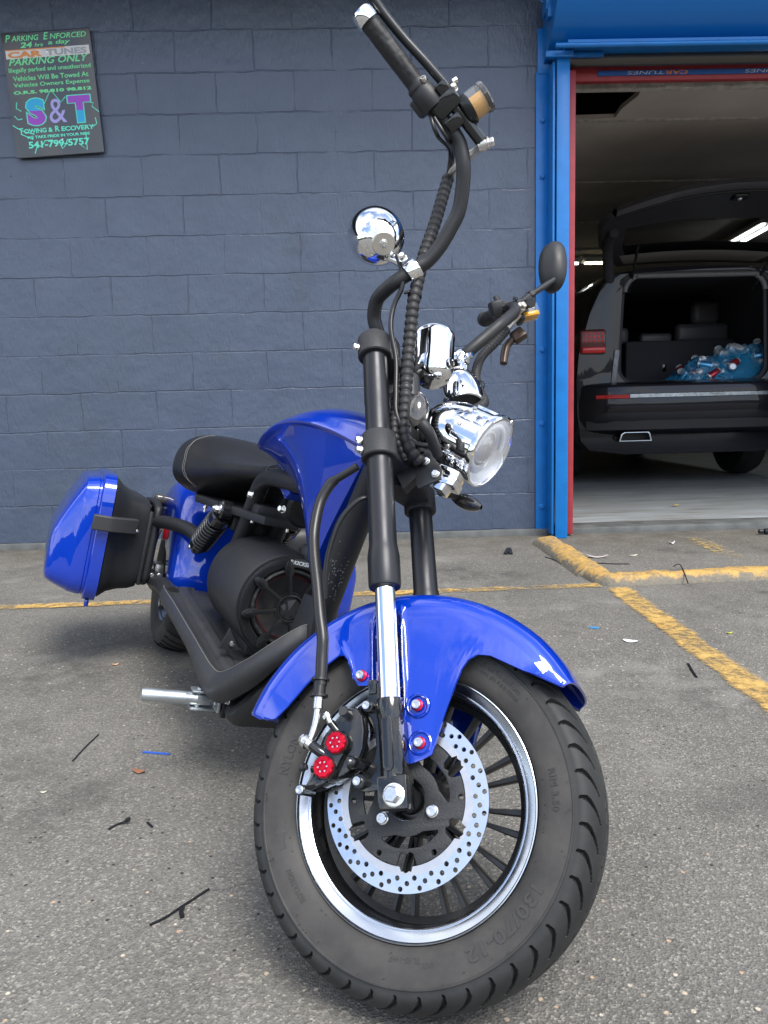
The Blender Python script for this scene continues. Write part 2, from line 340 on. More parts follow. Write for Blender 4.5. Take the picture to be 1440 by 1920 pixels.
def painted(name, color, lo, hi, under=None, sc1=26, edge=None):
    """worn road paint: flecks of the paint are missing so the ground shows through"""
    m = bpy.data.materials.new(name); m.use_nodes = True; t = m.node_tree; b = t.nodes['Principled BSDF']; NN = t.nodes.new; LL = t.links.new
    b.inputs['Roughness'].default_value = .7
    tcn = NN('ShaderNodeTexCoord'); q = NN('ShaderNodeTexNoise'); q.inputs['Scale'].default_value = sc1; q.inputs['Detail'].default_value = 10; q.inputs['Roughness'].default_value = .78
    LL(tcn.outputs['Object'], q.inputs['Vector'])
    q2 = NN('ShaderNodeTexNoise'); q2.inputs['Scale'].default_value = 2.5; q2.inputs['Detail'].default_value = 3; LL(tcn.outputs['Object'], q2.inputs['Vector'])
    a = NN('ShaderNodeMath'); a.operation = 'ADD'; LL(q.outputs[0], a.inputs[0])
    a0 = NN('ShaderNodeMath'); a0.operation = 'MULTIPLY'; a0.inputs[1].default_value = .5; LL(q2.outputs[0], a0.inputs[0]); LL(a0.outputs[0], a.inputs[1])
    a = a.outputs[0]
    uvn = NN('ShaderNodeUVMap'); sx = NN('ShaderNodeSeparateXYZ'); LL(uvn.outputs[0], sx.inputs[0])
    e1 = NN('ShaderNodeMath'); e1.operation = 'SUBTRACT'; e1.inputs[1].default_value = .5; LL(sx.outputs[0], e1.inputs[0])
    e2 = NN('ShaderNodeMath'); e2.operation = 'ABSOLUTE'; LL(e1.outputs[0], e2.inputs[0])
    e3 = NN('ShaderNodeMapRange'); e3.inputs[1].default_value = .30; e3.inputs[2].default_value = .5; e3.inputs[3].default_value = 0; e3.inputs[4].default_value = .22; LL(e2.outputs[0], e3.inputs[0])
    e4 = NN('ShaderNodeMath'); e4.operation = 'SUBTRACT'; LL(a, e4.inputs[0]); LL(e3.outputs[0], e4.inputs[1])
    r = NN('ShaderNodeMapRange'); r.inputs[1].default_value = lo; r.inputs[2].default_value = hi; LL(e4.outputs[0], r.inputs[0]); LL(r.outputs[0], b.inputs['Alpha'])
    r2 = NN('ShaderNodeValToRGB'); e = r2.color_ramp.elements; e[0].position = .35; e[1].position = .7; e[0].color = (*[c*.72 for c in color], 1); e[1].color = (*color, 1)
    LL(q.outputs[0], r2.inputs[0]); LL(r2.outputs[0], b.inputs['Base Color'])
    return m
yel = painted('yellow_line_paint', (.56, .36, .11), .62, .86); yelf = painted('faint_yellow_paint', (.50, .36, .14), .74, .90)
def line(name, a, b_, wd, m, label=None, n=24):
    a = Vector((*a, 0)); b_ = Vector((*b_, 0)); d = (b_-a).normalized(); p = Vector((-d.y, d.x, 0))*wd/2; V = []; F = []
    for i in range(n+1):
        q = a.lerp(b_, i/n)
        for k in (-1, 1): x = q+p*k; V.append((x.x, x.y, gz(x.y)+.004))
    for i in range(n): F.append((2*i, 2*i+1, 2*i+3, 2*i+2))
    me = bpy.data.meshes.new(name); me.from_pydata(V, [], F); me.materials.append(m); uv = me.uv_layers.new(name='uv')
    for p_ in me.polygons:
        for li, vi in zip(p_.loop_indices, p_.vertices): uv.data[li].uv = (vi % 2, vi//2/n)
    o = bpy.data.objects.new(name, me); col.objects.link(o); WM[o] = FW; o['kind'] = 'structure'
    return o
line('road_marking', (-7, 2.82), (.93, 3.035), .085, yel)
line('road_marking', (.985, 2.985), (1.0, -3.2), .115, yel)
line('road_marking', (1.70, 3.17), (1.72, 4.0), .15, yelf)
for k in range(4):
    line('road_marking', (-9+k*4.6, -8), (-9+k*4.6, -13), .1, yel)

# slab edge and garage floor
concrete = mat('painted_concrete', (.095, .10, .098), .6, bump=.5, bscale=60, bdist=.003, cvar=.35, cvs=9)
def floor_mat():
    m = bpy.data.materials.new('garage_floor_paint'); m.use_nodes = True; t = m.node_tree; b = t.nodes['Principled BSDF']; NN = t.nodes.new; LL = t.links.new
    tcn = NN('ShaderNodeTexCoord'); mp = NN('ShaderNodeMapping'); mp.inputs['Scale'].default_value = (1.2, 6, 1); LL(tcn.outputs['Object'], mp.inputs[0])
    q = NN('ShaderNodeTexNoise'); q.inputs['Scale'].default_value = 1.6; q.inputs['Detail'].default_value = 9; q.inputs['Roughness'].default_value = .65; LL(mp.outputs[0], q.inputs['Vector'])
    r = NN('ShaderNodeValToRGB'); e = r.color_ramp.elements; e.new(.5); e.new(.6)
    for i, (p, c) in enumerate([(.32, (.14, .13, .115)), (.46, (.26, .27, .265)), (.55, (.28, .30, .31)), (.70, (.40, .44, .46))]): e[i].position = p; e[i].color = (*c, 1)
    LL(q.outputs[0], r.inputs[0]); LL(r.outputs[0], b.inputs['Base Color']); b.inputs['Roughness'].default_value = .42
    return m
g = G(); g.box((0, 4.33, -.03), (16, .2, .13), .008); o = g.build('kerb', concrete); o['kind'] = 'structure'
g = G(); g.box((4.4, 9.8, -.04), (8.6, 10.9, .146), .0); o = g.build('floor', floor_mat(), flat=True); o['kind'] = 'structure'

# low wooded ridge around the lot behind the viewer (seen only as a reflection in the chrome and paint)
tree_g = mat('far_foliage', (.03, .05, .02), .9, bump=1, bscale=2, bdist=.5, cvar=.5, cvs=.3)
rows = []
for i in range(181):
    a = R_(100+340*i/180/1.3); hgt = 5.5+3*noise.noise(Vector((i*.11, 0, 0)))+1.6*noise.noise(Vector((i*.7, 3, 0)))
    rows.append([(62*math.sin(a)*k, 62*math.cos(a)*k, z) for k, z in ((.97, -1), (.98, hgt*.6), (1.0, hgt), (1.05, hgt*.8), (1.08, -1))])
g = G(); g.grid(rows); o = g.build('hills', tree_g); o['kind'] = 'structure'

# ================================================================ BUILDING
PHX = -.0806
def wall_mat():
    m = bpy.data.materials.new('painted_blockwork'); m.use_nodes = True; t = m.node_tree; b = t.nodes['Principled BSDF']; NN = t.nodes.new; LL = t.links.new
    tcn = NN('ShaderNodeTexCoord'); sp = NN('ShaderNodeSeparateXYZ'); LL(tcn.outputs['Object'], sp.inputs[0])
    ax = NN('ShaderNodeMath'); ax.operation = 'ADD'; ax.inputs[1].default_value = 40.64+PHX; LL(sp.outputs[0], ax.inputs[0])
    az = NN('ShaderNodeMath'); az.operation = 'ADD'; az.inputs[1].default_value = 4.064-.035; LL(sp.outputs[2], az.inputs[0])
    cb = NN('ShaderNodeCombineXYZ'); LL(ax.outputs[0], cb.inputs[0]); LL(az.outputs[0], cb.inputs[1])
    wn = NN('ShaderNodeTexNoise'); wn.inputs['Scale'].default_value = 9; wn.inputs['Detail'].default_value = 5; LL(cb.outputs[0], wn.inputs['Vector'])
    sv = NN('ShaderNodeVectorMath'); sv.operation = 'SUBTRACT'; sv.inputs[1].default_value = (.5, .5, .5); LL(wn.outputs['Color'], sv.inputs[0])
    sc_ = NN('ShaderNodeVectorMath'); sc_.operation = 'SCALE'; sc_.inputs[3].default_value = .022; LL(sv.outputs[0], sc_.inputs[0])
    av = NN('ShaderNodeVectorMath'); av.operation = 'ADD'; LL(cb.outputs[0], av.inputs[0]); LL(sc_.outputs[0], av.inputs[1])
    br = NN('ShaderNodeTexBrick'); br.offset = .5; br.inputs['Scale'].default_value = 1; br.inputs['Brick Width'].default_value = .4064; br.inputs['Row Height'].default_value = .2032
    br.inputs['Mortar Size'].default_value = .0045; br.inputs['Mortar Smooth'].default_value = .7; LL(av.outputs[0], br.inputs['Vector'])
    def noise_(s, d=6, ro=.6, vec=None): q = NN('ShaderNodeTexNoise'); q.inputs['Scale'].default_value = s; q.inputs['Detail'].default_value = d; q.inputs['Roughness'].default_value = ro; LL(vec or cb.outputs[0], q.inputs['Vector']); return q.outputs[0]
    md = NN('ShaderNodeMapRange'); md.inputs[1].default_value = .38; md.inputs[2].default_value = .58; md.inputs[3].default_value = .08; md.inputs[4].default_value = 1; LL(noise_(3.2, 4), md.inputs[0])
    j = NN('ShaderNodeMath'); j.operation = 'MULTIPLY'; LL(br.outputs['Fac'], j.inputs[0]); LL(md.outputs[0], j.inputs[1])
    j2 = NN('ShaderNodeMath'); j2.operation = 'MULTIPLY'; j2.inputs[1].default_value = -1.1; LL(j.outputs[0], j2.inputs[0])
    # vertical roller strokes and lumpy thick paint
    mp = NN('ShaderNodeMapping'); mp.inputs['Scale'].default_value = (1, .33, 1); LL(cb.outputs[0], mp.inputs[0])
    n2 = noise_(75, 4, .6, mp.outputs[0]); n3 = noise_(20, 6, .62); n4 = noise_(2.5, 3)
    s1 = NN('ShaderNodeMath'); s1.operation = 'MULTIPLY'; s1.inputs[1].default_value = .8; LL(n2, s1.inputs[0])
    s2 = NN('ShaderNodeMath'); s2.operation = 'MULTIPLY_ADD'; s2.inputs[1].default_value = .55; LL(n3, s2.inputs[0]); LL(s1.outputs[0], s2.inputs[2])
    s3 = NN('ShaderNodeMath'); s3.operation = 'MULTIPLY_ADD'; s3.inputs[1].default_value = 2.0; LL(n4, s3.inputs[0]); LL(s2.outputs[0], s3.inputs[2])
    s4 = NN('ShaderNodeMath'); s4.operation = 'ADD'; LL(s3.outputs[0], s4.inputs[0]); LL(j2.outputs[0], s4.inputs[1])
    bn = NN('ShaderNodeBump'); bn.inputs['Strength'].default_value = 1; bn.inputs['Distance'].default_value = .0034; LL(s4.outputs[0], bn.inputs['Height']); LL(bn.outputs[0], b.inputs['Normal'])
    r = NN('ShaderNodeValToRGB'); e = r.color_ramp.elements; e[0].position = .3; e[1].position = .72
    e[0].color = (.049, .068, .110, 1); e[1].color = (.066, .089, .137, 1); LL(noise_(5, 8, .7), r.inputs[0])
    # darker tone mixed into the joints and scattered pock marks
    gk = NN('ShaderNodeMath'); gk.operation = 'MULTIPLY'; gk.inputs[1].default_value = .09; LL(j.outputs[0], gk.inputs[0])
    mx = NN('ShaderNodeMix'); mx.data_type = 'RGBA'; LL(gk.outputs[0], mx.inputs[0]); LL(r.outputs[0], mx.inputs[6]); mx.inputs[7].default_value = (.035, .042, .058, 1)
    vo = NN('ShaderNodeTexVoronoi'); vo.inputs['Scale'].default_value = 5.5; LL(cb.outputs[0], vo.inputs['Vector'])
    vr = NN('ShaderNodeMapRange'); vr.inputs[1].default_value = .018; vr.inputs[2].default_value = .045; vr.inputs[3].default_value = .75; vr.inputs[4].default_value = 0; LL(vo.outputs['Distance'], vr.inputs[0])
    mx2 = NN('ShaderNodeMix'); mx2.data_type = 'RGBA'; LL(vr.outputs[0], mx2.inputs[0]); LL(mx.outputs[2], mx2.inputs[6]); mx2.inputs[7].default_value = (.03, .036, .045, 1)
    LL(mx2.outputs[2], b.inputs['Base Color'])
    add_chips(m, 2.2, .60, .78, (.030, .038, .050)); add_chips(m, 1.1, .60, .80, (.085, .105, .15), 10); add_chips(m, 24, .725, .75, (.15, .18, .23), 4); add_chips(m, 13, .70, .73, (.025, .03, .04), 6); add_chips(m, .55, .50, .75, (.055, .075, .105), 9)
    b.inputs['Roughness'].default_value = .36; b.inputs['Specular IOR Level'].default_value = .6
    return m
bld = thing('garage_building', (0, 4.36, 0), 'single storey workshop of slate blue painted blocks with an open blue framed garage bay', 'building')
wallm = wall_mat()
g = G(); g.box((-4.2, 4.357, 1.55), (10.44, .2, 3.03)); g.box((7.0, 4.357, 1.55), (5.0, .2, 3.03)); g.box((2.76, 4.357, 2.79), (3.47, .2, .55))
g.build('block_wall', wallm, bld, FW, flat=True)
trimd = mat('dark_roof_trim', (.05, .06, .08), .6); inner = mat('inner_wall', (.30, .27, .22), .8, bump=.3, bscale=20)
g = G(); g.box((0, 9.2, 3.17), (18.6, 11.2, .2)); g.box((0, 3.56, 3.16), (18.6, .05, .26)); g.build('roof', trimd, bld, FW, flat=True)
g = G(); g.box((-.0+.97, 9.8, 1.6), (.1, 10.6, 3)); g.box((8.75, 9.8, 1.6), (.1, 10.6, 3)); g.box((4.9, 15.2, 1.6), (7.9, .1, 3)); g.build('inner_wall', inner, bld, FW, flat=True)
ceilm = mat('ceiling_board', (.60, .55, .51), .75, bump=.2, bscale=8, cvar=.12, cvs=2)
NEARZ = Matrix(((1, 0, 0, 0), (0, 1, 0, 0), (0, 0, 1, 0), (0, 0, 0, 1)))
hole = [(1.04, 4.9), (1.72, 4.9), (1.735, 5.0), (1.715, 5.12), (1.70, 5.22), (1.71, 5.37), (1.4, 5.385), (1.04, 5.38)]
g = G(); g.mesh([[(1.03, 4.52), (8.7, 4.52), (8.7, 15.1), (1.03, 15.1)], hole], .03, T(0, 0, 2.60)); g.build('ceiling', ceilm, bld, FW, flat=True)
whit = mat('chipped_white_trim', (.50, .48, .44), .6, bump=.4, bscale=30, cvar=.3, cvs=25)
g = G()
for yy in (5.4, 6.82, 8.25, 9.7): g.box((5.0, yy, 2.594), (7.4, .022, .012))
g.box((4.9, 4.49, 2.455), (7.6, .05, .035), .003)
for k in range(14): g.box((1.5+k*.24+random.uniform(-.05, .05), 4.462, 2.455), (.10+.1*random.random(), .006, .02))
g.build('ceiling_batten', whit, bld, FW, flat=True)
dblue = mat('door_frame_blue', (.008, .165, .50), .36, bump=.35, bscale=35, bdist=.002, cvar=.08, cvs=12)
dblue2 = mat('door_hood_blue', (.006, .15, .48), .30, bump=.15, bscale=6, bdist=.004)
add_chips(dblue, 16, .70, .73, (.16, .22, .30)); add_chips(dblue, 3.5, .60, .80, (.012, .10, .30)); add_chips(dblue2, 2.5, .58, .85, (.012, .10, .32))
redj = mat('jamb_red', (.36, .045, .055), .5, bump=.3, bscale=30, cvar=.12, cvs=14)
fr_ = G()
fr_.box((.972, 4.250, 1.23), (.075, .016, 2.42), .002); fr_.box((.985, 4.247, 2.54), (.085, .018, .22), .002)
fr_.box((1.000, 4.185, 1.23), (.012, .13, 2.42), .002); fr_.box((1.045, 4.115, 1.225), (.066, .016, 2.45), .003); fr_.box((1.072, 4.18, 1.225), (.012, .115, 2.45), .002)
fr_.box((1.0155, 4.20, 1.225), (.006, .1, 2.44), .001)
fr_.box((1.02, 4.10, 2.462), (.14, .03, .03), .003); fr_.box((1.15, 4.12, 2.466), (.2, .02, .02), .003)
dfr = fr_.build('door_frame', dblue, bld, FW)
for z in (.16, .62, 1.02, 1.45, 1.92, 2.2):
    boltb = G(); boltb.hexb((.968, 4.242, z), (0, -1, 0), .011, .010, .017); boltb.build('frame_bolt', dblue, dfr, FW)
g = G(); g.box((1.108, 4.235, 1.215), (.038, .12, 2.41), .004); g.build('door_jamb', redj, bld, FW)
g = G(); g.box((2.76, 4.275, 2.437), (3.27, .04, .082), .003); lint = g.build('lintel', redj, bld, FW)
# banner strip hung upside down on the lintel
bann = mat('banner_blue', (.02, .10, .36), .5); orange = mat('print_orange', (.75, .22, .03), .5); silverp = mat('print_silver', (.50, .54, .60), .5)
g = G(); g.box((2.75, 4.249, 2.430), (2.98, .006, .024)); bn_ = g.build('banner', bann, lint, FW)
for k in range(5):
    x = 1.57+.62*k
    M1 = T(x, 4.2455, 2.430) @ Matrix.Rotation(PI, 4, 'Y') @ Matrix.Rotation(R_(90), 4, 'X')
    go_ = G(); gs_ = G(); go_.text('CAR', M1 @ T(-.105, 0, 0), .12, .019, bold=.02, shear=.15); gs_.text('TUNES', M1 @ T(.06, 0, 0), .19, .017, bold=.0, shear=.15)
    go_.build('banner_lettering', orange, lint, FW, flat=True); gs_.build('banner_lettering', silverp, lint, FW, flat=True)
# rolled shutter hood over the opening
prof = [(.44, 0)]
g = G(); X0, X1 = .985, 4.55; NS = 28; rows = []
for i in range(NS+1):
    a = R_(-12+112*i/NS); rows.append([(x, 4.28-.42*math.cos(R_(90)-a) if False else 4.30-.43*math.sin(R_(12)+i/NS*R_(95)), 2.90-.43*math.cos(R_(12)+i/NS*R_(95))) for x in (X0, X0+.03, X0+.5, 2, 3, X1)])
g.grid(rows)
arc = [(4.30-.43*math.sin(R_(12)+i/NS*R_(95)), 2.90-.43*math.cos(R_(12)+i/NS*R_(95))) for i in range(NS+1)]
for xx, th in ((X0-.012, .012), (X1, .012)):
    M1 = Matrix(((0, 0, 1, xx), (1, 0, 0, 0), (0, 1, 0, 0), (0, 0, 0, 1)))
    g.mesh([[(4.30, 2.47)]+arc+[(4.30, 2.93)]], th, M1)
g.box((2.77, 4.09, 3.05), (3.56, .4, .3))
hd = g.build('shutter_hood', dblue2, bld, FW)
g = G(); g.cyl((.985, 4.03, 2.475), (4.55, 4.03, 2.475), .0125, 16); g.box((2.8, 4.10, 2.497), (3.5, .12, .02), .002); g.build('hood_rail', dblue, hd, FW)
g = G()
g.box((.965, 4.12, 2.72), (.035, .10, .12), .006); g.box((.968, 4.08, 2.655), (.03, .05, .07), .005); g.hexb((.945, 4.12, 2.735), (-.3, -1, 0), .012, .012, .018)
g.build('hood_bracket', dblue, hd, FW)
g = G(); g.hexb((1.04, 3.905, 2.72), (0, -1, -.1), .006, .005); g.build('hood_rivet', dblue, hd, FW)
g = G(); g.cyl((1.08, 4.19, 2.475), (4.5, 4.19, 2.478), .034, 20); g.build('shutter_curtain', mat('shutter_rail', (.10, .10, .095), .35, .6), bld, FW)
# lamps inside the workshop
lampw = mat('lamp_tube_white', (1, 1, 1), emit=(.95, 1, .95), es=7); lampy = mat('lamp_tube_warm', (1, .8, .4), emit=(1, .78, .38), es=9)
lhous = mat('lamp_housing', (.6, .6, .58), .5)
def lamp(name, a, b_, m, label, n=2):
    a = Vector(a); b_ = Vector(b_); d = (b_-a).normalized(); p = Vector((-d.y, d.x, 0)); t = thing(name, (a+b_)/2, label, 'ceiling light')
    g = G(); g.box((a+b_)/2+Vector((0, 0, .03)), ((b_-a).length+.05, .22, .05), .01, X=d, Y=p); g.build('housing', lhous, t, FW)
    g = G()
    for k in range(n): q = p*(.12*(k-(n-1)/2)); g.cyl(a+q, b_+q, .019, 12)
    g.build('lamp_tube', m, t, FW)
lamp('ceiling_light', (4.17, 8.05, 2.50), (4.28, 9.25, 2.50), lampw, 'twin white tube light seen through the raised tailgate glass')
lamp('ceiling_light', (2.60, 10.3, 2.55), (2.82, 10.3, 2.55), lampw, 'short white tube light beside the red jamb deep in the workshop', 1)
lamp('ceiling_light', (2.91, 10.3, 2.55), (3.40, 10.3, 2.55), lampy, 'warm yellow tube light deep in the workshop left of the car', 1)

# ---------------------------------------------------------------- towing sign
sg = thing('towing_sign', (-1.56, 4.257, 2.07), 'dark parking enforcement sign with green lettering screwed to the blue wall', 'sign')
SM = T(-1.560, 4.238, 2.3725) @ Matrix.Rotation(R_(90), 4, 'X') @ Matrix.Rotation(R_(3.0), 4, 'Z')
sbm = mat('sign_board_black', (.045, .050, .055), .26, 0, coat=.4, coat_r=.12, bump=.25, bscale=7, bdist=.01)
g = G(); g.mesh([rrect(0, 0, .45, .605, .006)], .006, SM, bev=.001); sgb = g.build('sign_board', sbm, sg, FW)
gre = mat('sign_green', (.20, .78, .34), .5); cy_ = mat('sign_aqua', (.14, .80, .58), .5); whs = mat('sign_white_strip', (.72, .70, .68), .5); gry = mat('sign_grey_letter', (.35, .37, .40), .5)
org = mat('sign_orange_letter', (.75, .27, .06), .5); lav = mat('sign_lavender', (.42, .38, .75), .5)
def two(name, a, b_, z):
    m = mat(name, a, .5); t = m.node_tree; tcn = t.nodes.new('ShaderNodeTexCoord'); s = t.nodes.new('ShaderNodeSeparateXYZ'); t.links.new(tcn.outputs['Object'], s.inputs[0])
    r = t.nodes.new('ShaderNodeMath'); r.operation = 'GREATER_THAN'; r.inputs[1].default_value = z; t.links.new(s.outputs[2], r.inputs[0])
    x = t.nodes.new('ShaderNodeMix'); x.data_type = 'RGBA'; t.links.new(r.outputs[0], x.inputs[0]); x.inputs[6].default_value = (*b_, 1); x.inputs[7].default_value = (*a, 1)
    t.links.new(x.outputs[2], t.nodes['Principled BSDF'].inputs['Base Color']); return m
def sl(txt, fy, wd, hh, m, x=0, z=.0065, name='lettering', **k):
    k['bold'] = k.get('bold', 0)+.016; g = G(); g.text(txt, SM @ T(x, .3025-.605*fy, z), wd, hh, **k); return g.build(name, m, sgb, FW, flat=True)
sl('P', .045, .026, .034, gre, -.193, shear=.22); sl('ARKING', .049, .140, .026, gre, -.106, shear=.22); sl('E', .043, .026, .034, gre, .0, shear=.22); sl('NFORCED', .049, .185, .026, gre, .112, shear=.22)
sl('24', .103, .062, .027, gre, -.104, shear=.2, bold=.02); sl('hrs', .107, .045, .018, gre, -.04, shear=.3); sl('a day', .100, .112, .027, gre, .064, shear=.2, bold=.008)
g = G(); g.mesh([rrect(0, 0, .425, .043, .002)], .0008, SM @ T(0, .3025-.605*.171, .0062)); g.build('sticker_strip', whs, sgb, FW, flat=True)
sl('CAR', .176, .175, .030, org, -.115, .0073, bold=.035); sl('TUNES', .174, .205, .030, gry, .095, .0073, bold=.02)
g = G(); g.mesh([rrect(-.06, 0, .30, .005, .001)], .0004, SM @ T(0, .3025-.605*.139, .0072)); g.build('sticker_line', org, sgb, FW, flat=True)
sl('PARKING ONLY', .232, .408, .034, gre, shear=.3, bold=.004); sl('Illegally parked and unauthorized', .302, .418, .027, gre); sl('Vehicles Will Be Towed At', .363, .385, .024, gre)
sl('Vehicles Owners Expense', .421, .388, .026, gre); sl('O.R.S. 98.810 98.812', .476, .398, .017, gre, bold=.03)
for txt, x, wd in (('S', -.098, .098), ('T', .128, .118)):
    g = G(); g.text(txt, SM @ T(x, .3025-.605*.637, .0066), wd+.008, .140, bold=.085); g.build('letter_outline', cy_, sgb, FW, flat=True)
    a_, b2 = ((.03, .42, .72), (.34, .07, .52)) if txt == 'S' else ((.34, .07, .52), (.03, .42, .72))
    g = G(); g.text(txt, SM @ T(x, .3025-.605*.637, .0074), wd-.004, .130, bold=.06)
    g.build('letter', two('sign_two_tone_'+txt, a_, b2, 2.29), sgb, FW, flat=True)
g = G(); g.text('&', SM @ T(.012, .3025-.605*.64, .0066), .088, .118); g.build('letter', lav, sgb, FW, flat=True)
def ribbon(pts, wd, m, name='flame_outline'):
    g = G(); P = [Vector((x, y)) for x, y in pts]; V = []; F = []
    for i, p in enumerate(P):
        d = (P[min(i+1, len(P)-1)]-P[max(i-1, 0)]).normalized(); q = Vector((-d.y, d.x))*wd/2
        V += [SM @ Vector((p.x+q.x, p.y+q.y, .0064)), SM @ Vector((p.x-q.x, p.y-q.y, .0064))]
    for i in range(len(P)-1): F.append((2*i, 2*i+1, 2*i+3, 2*i+2))
    g.add(V, F); g.build(name, m, sgb, FW, flat=True)
for pts in ([(-.19, -.03), (-.195, -.06), (-.172, -.075)], [(-.21, -.095), (-.195, -.115), (-.172, -.112)], [(-.225, -.14), (-.205, -.155), (-.17, -.175), (-.12, -.19)], [(-.19, -.185), (-.15, -.205), (-.13, -.215)],
            [(-.09, -.03), (-.05, -.045), (-.01, .02), (.035, -.045), (.06, -.02)], [(.17, -.05), (.20, -.06), (.19, -.075), (.22, -.10), (.255-.035, -.105)], [(-.13, -.285), (-.115, -.25), (-.09, -.25), (-.07, -.225), (-.03, -.225)],
            [(.0, -.235), (.015, -.27), (.035, -.25), (.045, -.225)], [(.10, -.25), (.14, -.285), (.143, -.20)], [(.20, -.13), (.205, -.16), (.18, -.175)]):
    ribbon(pts, .0045, cy_)
sl('T', .782, .024, .028, cy_, -.186); sl('OWING &', .787, .148, .023, cy_, -.098, bold=.015); sl('R', .782, .024, .028, cy_, .0, bold=.01); sl('ECOVERY', .787, .168, .023, cy_, .105, bold=.015)
sl('WE TAKE PRIDE IN YOUR RIDE', .838, .326, .014, cy_, bold=.015); sl('541-799-5757', .900, .315, .034, cy_, bold=.012)
for fy, x in ((.17, -.002), (.875, .02)):
    g = G(); g.lathe([(0, .004), (.004, .0035), (.0055, 0)], SM @ Vector((x, .3025-.605*fy, .0072)), (0, -1, 0), 12)
    g.build('screw', zinc, sgb, FW)
# ================================================================ CAR IN THE BAY
carp = mat('car_paint_black', (.010, .010, .015), .3, .3, coat=.5, coat_r=.03, spec=.2)
carpl = mat('car_grey_trim', (.26, .25, .26), .5); cardk = mat('car_interior', (.035, .036, .045), .75); cgl = mat('car_glass', (.30, .36, .34), .02, 0, trans=1, ior=1.1)
cseat = mat('car_seat', (.075, .075, .085), .42); ctail = mat('tail_lamp', (.10, .002, .003), .3, 0, coat=.25); cgrey = mat('door_seal_metal', (.22, .23, .26), .45, .3)
CX = 2.69
suv = thing('parked_car', (CX, 6.3, .043), 'black car parked nose in with its tailgate raised inside the workshop', 'car')
sec = [(.55, .30), (.86, .34), (.935, .42), (.965, .62), (.975, .92), (.955, 1.14), (.87, 1.46), (.77, 1.68), (.68, 1.765), (.40, 1.81), (0, 1.82)]
def secat(y):
    k = sstep(6.2, 6.45, y); kf = sstep(9.4, 11.0, y); o = []
    for hx, z in sec:
        z2 = z
        if z > 1.14: z2 = 1.14+(z-1.14)*(1-.85*sstep(8.9, 10.1, y)); z2 -= .05*(1-k)
        o.append((hx*(.965+.035*k)*(1-.10*kf), z2-(.0 if z > .5 else 0)))
    return [(CX-a, z) for a, z in o]+[(CX+a, z) for a, z in reversed(o[:-1])]
ysx = [6.36, 6.42, 6.5, 6.8, 7.3, 7.9, 8.6, 9.2, 9.7, 10.2, 10.7, 11.0]
g = G(); g.grid([[(x, y, z) for x, z in secat(y)] for y in ysx], closev=False); body = g.build('body', carp, suv, FW)
XZ = Matrix(((1, 0, 0, 0), (0, 0, -1, 6.36), (0, 1, 0, 0), (0, 0, 0, 1)))
op = rrect(2.69, 1.315, 1.25, .87, .13, 6); op = [(x+(.035 if x < CX else -.035)*sstep(1.2, 1.75, z), z) for x, z in op]
g = G(); g.mesh([secat(6.36), op], .04, XZ, bev=.004); g.build('tailgate_frame', carp, suv, FW)
def ring_(sc1, sc2, y0, th, m, name):
    a = [(CX+(x-CX)*sc1, 1.315+(z-1.315)*sc1) for x, z in op]; b = [(CX+(x-CX)*sc2, 1.315+(z-1.315)*sc2) for x, z in op]
    g = G(); g.mesh([a, b], th, XZ, z0=y0); g.build(name, m, suv, FW)
ring_(1.0, .955, -.01, .02, cardk, 'door_seal'); 
g = G(); up = [(CX+(x-CX)*.965, 1.315+(z-1.315)*.965) for x, z in op]; a = [p for p in up if p[1] > 1.45]
a.sort(key=lambda p: math.atan2(p[1]-1.2, p[0]-CX)); g.tube([(x, 6.335, z) for x, z in a], .021, 8, 2); g.build('opening_trim', mat('opening_grey_trim', (.16, .16, .165), .5), suv, FW)
for xs_, tl_ in ((2.042, -.10), (3.338, .10)): g = G(); g.box((xs_, 6.318, 1.02), (.042, .02, .27), .006, X=(1, 0, tl_)); g.build('striker_plate', cgrey, suv, FW)
g = G(); g.box((2.69, 6.315, .885), (1.22, .02, .018), .006); g.build('sill_trim', cgrey, suv, FW)
for xs_, k_ in ((2.0, 1), (3.38, -1)): g = G(); g.tube([(xs_, 6.36, 1.70), (xs_-.06*k_, 6.22, 1.84), (xs_-.11*k_, 6.05, 1.93), (xs_-.13*k_, 5.85, 1.97)], lambda t: .045-.01*t, 14); g.build('hinge_arm', cardk, suv, FW)
for z in (.95, 1.03, 1.1):
    g = G(); g.cyl((2.042+(1.02-z)*-.1, 6.31, z), (2.042+(1.02-z)*-.1, 6.303, z), .013, 12)
    g.build('trim_plug', carpl, suv, FW)
# bumper
prof = [(6.36, .90), (6.22, .885), (6.165, .87), (6.15, .84), (6.15, .80), (6.135, .74), (6.14, .60), (6.20, .50), (6.30, .46), (6.36, .46)]
rows = []
for i in range(25):
    a = -1+2*i/24; x = CX+.985*a; dy = .20*abs(a)**5+.02*a*a; rows.append([(x, min(6.6, y+dy*(1 if y < 6.3 else 1)), z) for y, z in prof])
g = G(); g.grid(rows); bmp = g.build('rear_bumper', carp, suv, FW)
def bstrip(x0, x1, z, h, m, name, y=6.128):
    rows = []
    for i in range(9):
        x = x0+(x1-x0)*i/8; a = (x-CX)/.985; dy = .20*abs(a)**5+.02*a*a; rows.append([(x, y+dy+.01, z-h/2), (x, y+dy, z-h/2+.004), (x, y+dy, z+h/2-.004), (x, y+dy+.02, z+h/2)])
    g = G(); g.grid(rows); return g.build(name, m, bmp, FW)
bstrip(1.86, 2.11, .775, .034, redpl, 'reflector'); bstrip(3.27, 3.50, .775, .034, redpl, 'reflector'); bstrip(2.112, 3.268, .778, .036, steelp, 'chrome_strip')
bstrip(1.80, 3.58, .545, .08, mat('bumper_lower', (.018, .018, .02), .6), 'lower_valance', 6.15)
g = G(); tr = [(2.03, .415), (2.30, .415), (2.285, .475), (2.27, .49), (2.075, .49), (2.05, .475)]
